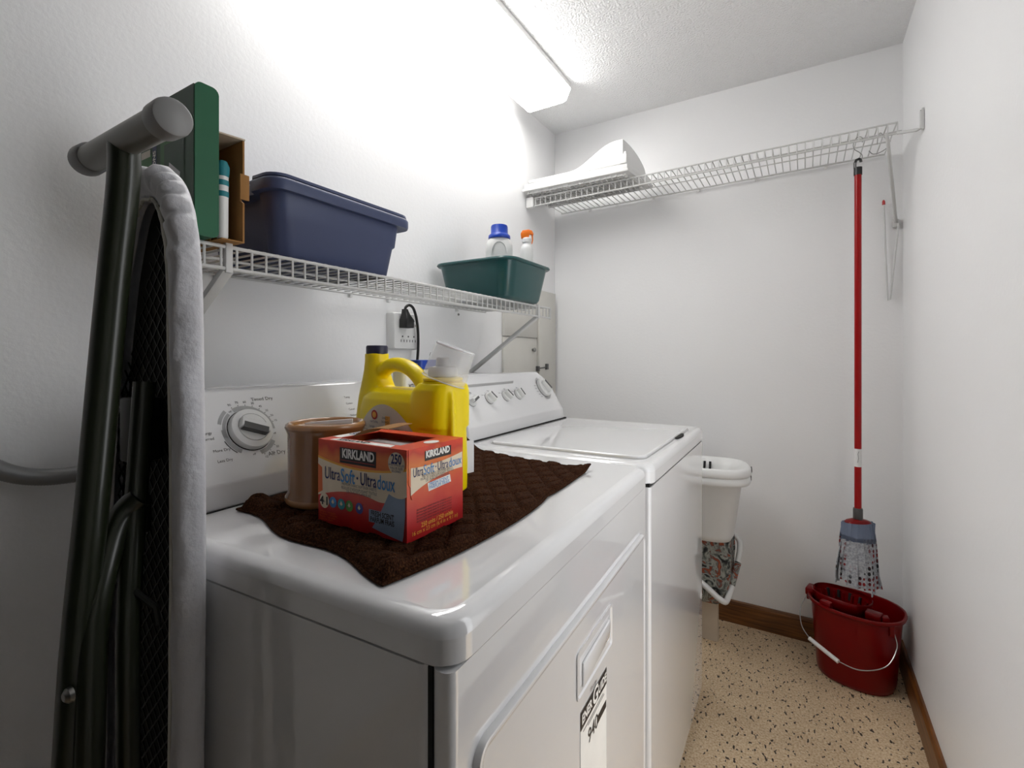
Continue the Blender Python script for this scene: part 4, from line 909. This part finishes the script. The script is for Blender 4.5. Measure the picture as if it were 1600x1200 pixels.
wb = thing('white_container', 'white container with blue and grey lid behind the yellow jug', 'container', (.37, .83, TZ), R(2))
mk('body', MB().loft([[(x, y, z) for x, y in rrect(-.020, .020, -.062, .072, .012, 4)] for z in (0, .198)]), 'plwhite', wb)
mk('lid', MB().loft([[(x, y, z) for x, y in rrect(-.021, .021, -.012, .074, .010, 4)] for z in (.199, .218, .220)]), 'bluecap', wb, bevel=.002)
mk('hinge', MB().loft([[(x, y, z) for x, y in rrect(-.020, .020, -.064, -.013, .008, 4)] for z in (.199, .213)]), 'knobdark', wb, bevel=.002)
text('lettering', 'xtra', .018, 'ink_black', wb, (.0205, -.035, .165), (0, 1, 0), (0, 0, 1))

# ------------------------------------------------------------------ ironing board standing on end
ib = thing('ironing_board', 'grey covered ironing board stood on end beside the dryer', 'ironing board', (.39, .28, 0))
def bhalf(z):                                         # left and right outline of the board at height z
    pts = [(.02, .30, .46), (.06, .262, .492), (.2, .243, .512), (.5, .238, .520), (.8, .248, .527), (1.0, .268, .528), (1.15, .292, .524), (1.25, .315, .520), (1.31, .336, .509), (1.345, .352, .494), (1.370, .372, .474), (1.386, .400, .446)]
    return pts
P_ = bhalf(0)
left = [(a, z) for z, a, b in P_]; right = [(b, z) for z, a, b in P_]
ol = left + right[::-1]
ol3 = [Vector((x, 0, z)) for x, z in ol]
ol3 = spline(ol3 + [ol3[0]], 14)[:-1]
cen = [Vector((.39, 0, min(max(p.z, .2), 1.27))) for p in ol3]
def inset(k, y, wr=0.0, amp=0.0):
    out = []
    m = len(ol3)
    for i, p in enumerate(ol3):
        t = ol3[(i + 1) % m] - ol3[i - 1]; nrm = Vector((t.z, 0, -t.x)); nrm.normalize()
        if nrm.dot(cen[i] - p) < 0: nrm = -nrm
        q = p + nrm * k
        wv = amp * (noise.noise(Vector((p.x * 22, k * 60, p.z * 12))) + .6 * noise.noise(Vector((p.x * 50, k * 90 + 4, p.z * 45)))) + (amp * .7 * math.sin(i * .62 + k * 20) if p.z > 1.27 else 0)
        out.append((q.x + nrm.x * wv, y + wr + wv * .8, q.z + nrm.z * wv))
    return out
prof = [(.042, .289, 0), (.041, .284, .002), (.036, .280, .004), (.030, .276, .005), (.023, .274, .005), (.015, .273, .005), (.008, .275, .004), (.003, .280, .004), (.001, .287, .003), (.0, .294, .002), (.004, .3005, .001), (.015, .3025, .0), (.06, .303, 0)]
rings = [inset(k, y, 0, a) for k, y, a in prof]
mk('cover', MB().loft(rings, False, True), 'cover', ib, world=True, ang=75)
mk('piping', MB().tube(inset(.0418, .2805, 0, .0015), .0021, 6, closed=True), 'piping', ib, world=True)
mk('pad_underside', MB().loft([inset(.04, .2995), inset(.04, .3015)]), 'padback', ib, world=True)
# expanded-metal deck: zigzag strands, too fine to count
mb = MB()
zz = .10
strands = [(.30 + .0105 * i) for i in range(17)]
for i, x in enumerate(strands):
    ztop = 1.33 - 2.2 * abs(x - .42) ** 1.15 if x > .42 else 1.33 - 2.0 * abs(x - .42)
    pts = []; k = 0; z = .12
    while z < ztop: pts.append((x + (.0045 if (k + i) % 2 else -.0045), .298, z)); z += .011; k += 1
    for a, b in zip(pts[:-1], pts[1:]):
        mb.add([(a[0] - .001, .2972, a[2]), (a[0] + .001, .2972, a[2]), (b[0] + .001, .2972, b[2]), (b[0] - .001, .2972, b[2]),
                (a[0] - .001, .2988, a[2]), (a[0] + .001, .2988, a[2]), (b[0] + .001, .2988, b[2]), (b[0] - .001, .2988, b[2])],
               [(0, 1, 2, 3), (4, 7, 6, 5), (0, 3, 7, 4), (1, 5, 6, 2)])
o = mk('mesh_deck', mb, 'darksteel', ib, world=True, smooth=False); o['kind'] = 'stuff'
YB = .236
mk('foot_bar', MB().tube([(.372, YB + .004, 1.392), (.592, YB - .004, 1.384)], .0155, 24), 'bartube', ib, world=True)
def capx(x, s, y, z): return MB().loft([[(x + s * d, y + r * math.cos(2 * PI * i / 28), z + r * math.sin(2 * PI * i / 28)) for i in range(28)] for d, r in ((-.022, .0172), (-.020, .0180), (-.002, .0186), (.002, .0178), (.0035, .0155))])
mk('foot_cap', capx(.600, 1, YB - .004, 1.3835), 'greycap', ib, world=True, ang=35)
mk('foot_cap', capx(.366, -1, YB + .004, 1.3925), 'greycap', ib, world=True, ang=35)
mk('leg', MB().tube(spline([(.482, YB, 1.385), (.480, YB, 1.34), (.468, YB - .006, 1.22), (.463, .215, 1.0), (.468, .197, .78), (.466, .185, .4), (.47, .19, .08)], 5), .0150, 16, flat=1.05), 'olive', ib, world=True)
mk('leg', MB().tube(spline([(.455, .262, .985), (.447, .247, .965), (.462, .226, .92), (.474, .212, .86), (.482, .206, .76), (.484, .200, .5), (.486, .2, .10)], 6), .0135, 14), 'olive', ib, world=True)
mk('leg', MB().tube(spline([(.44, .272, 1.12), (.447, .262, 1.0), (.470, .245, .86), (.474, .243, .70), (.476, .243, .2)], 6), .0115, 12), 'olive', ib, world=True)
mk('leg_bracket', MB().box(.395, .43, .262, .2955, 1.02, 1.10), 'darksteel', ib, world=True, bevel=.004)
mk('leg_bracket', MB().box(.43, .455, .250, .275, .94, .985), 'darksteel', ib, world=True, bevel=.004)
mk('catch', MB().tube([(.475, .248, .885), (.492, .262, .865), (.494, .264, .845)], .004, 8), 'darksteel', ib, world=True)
mk('rivet', MB().tube([(.4835, .191, .805), (.4838, .187, .805), (.4842, .184, .805)], [.008, .0075, .004], 14), 'chrome', ib, world=True)

# ------------------------------------------------------------------ hose along the left wall
hs = thing('wall_hose', 'grey corrugated hose curving along the wall left of the ironing board', 'hose', (.03, .30, .94))
hp_ = spline([(.035, .17, 1.03), (.033, .215, .988), (.032, .25, .962), (.032, .29, .948), (.032, .34, .944), (.032, .42, .942), (.032, .50, .945)], 24)
mk('tube', MB().tube(hp_, [.0135 + (.0006 if k % 2 else 0) for k in range(len(hp_))], 14), 'hose', hs, world=True, ang=80)
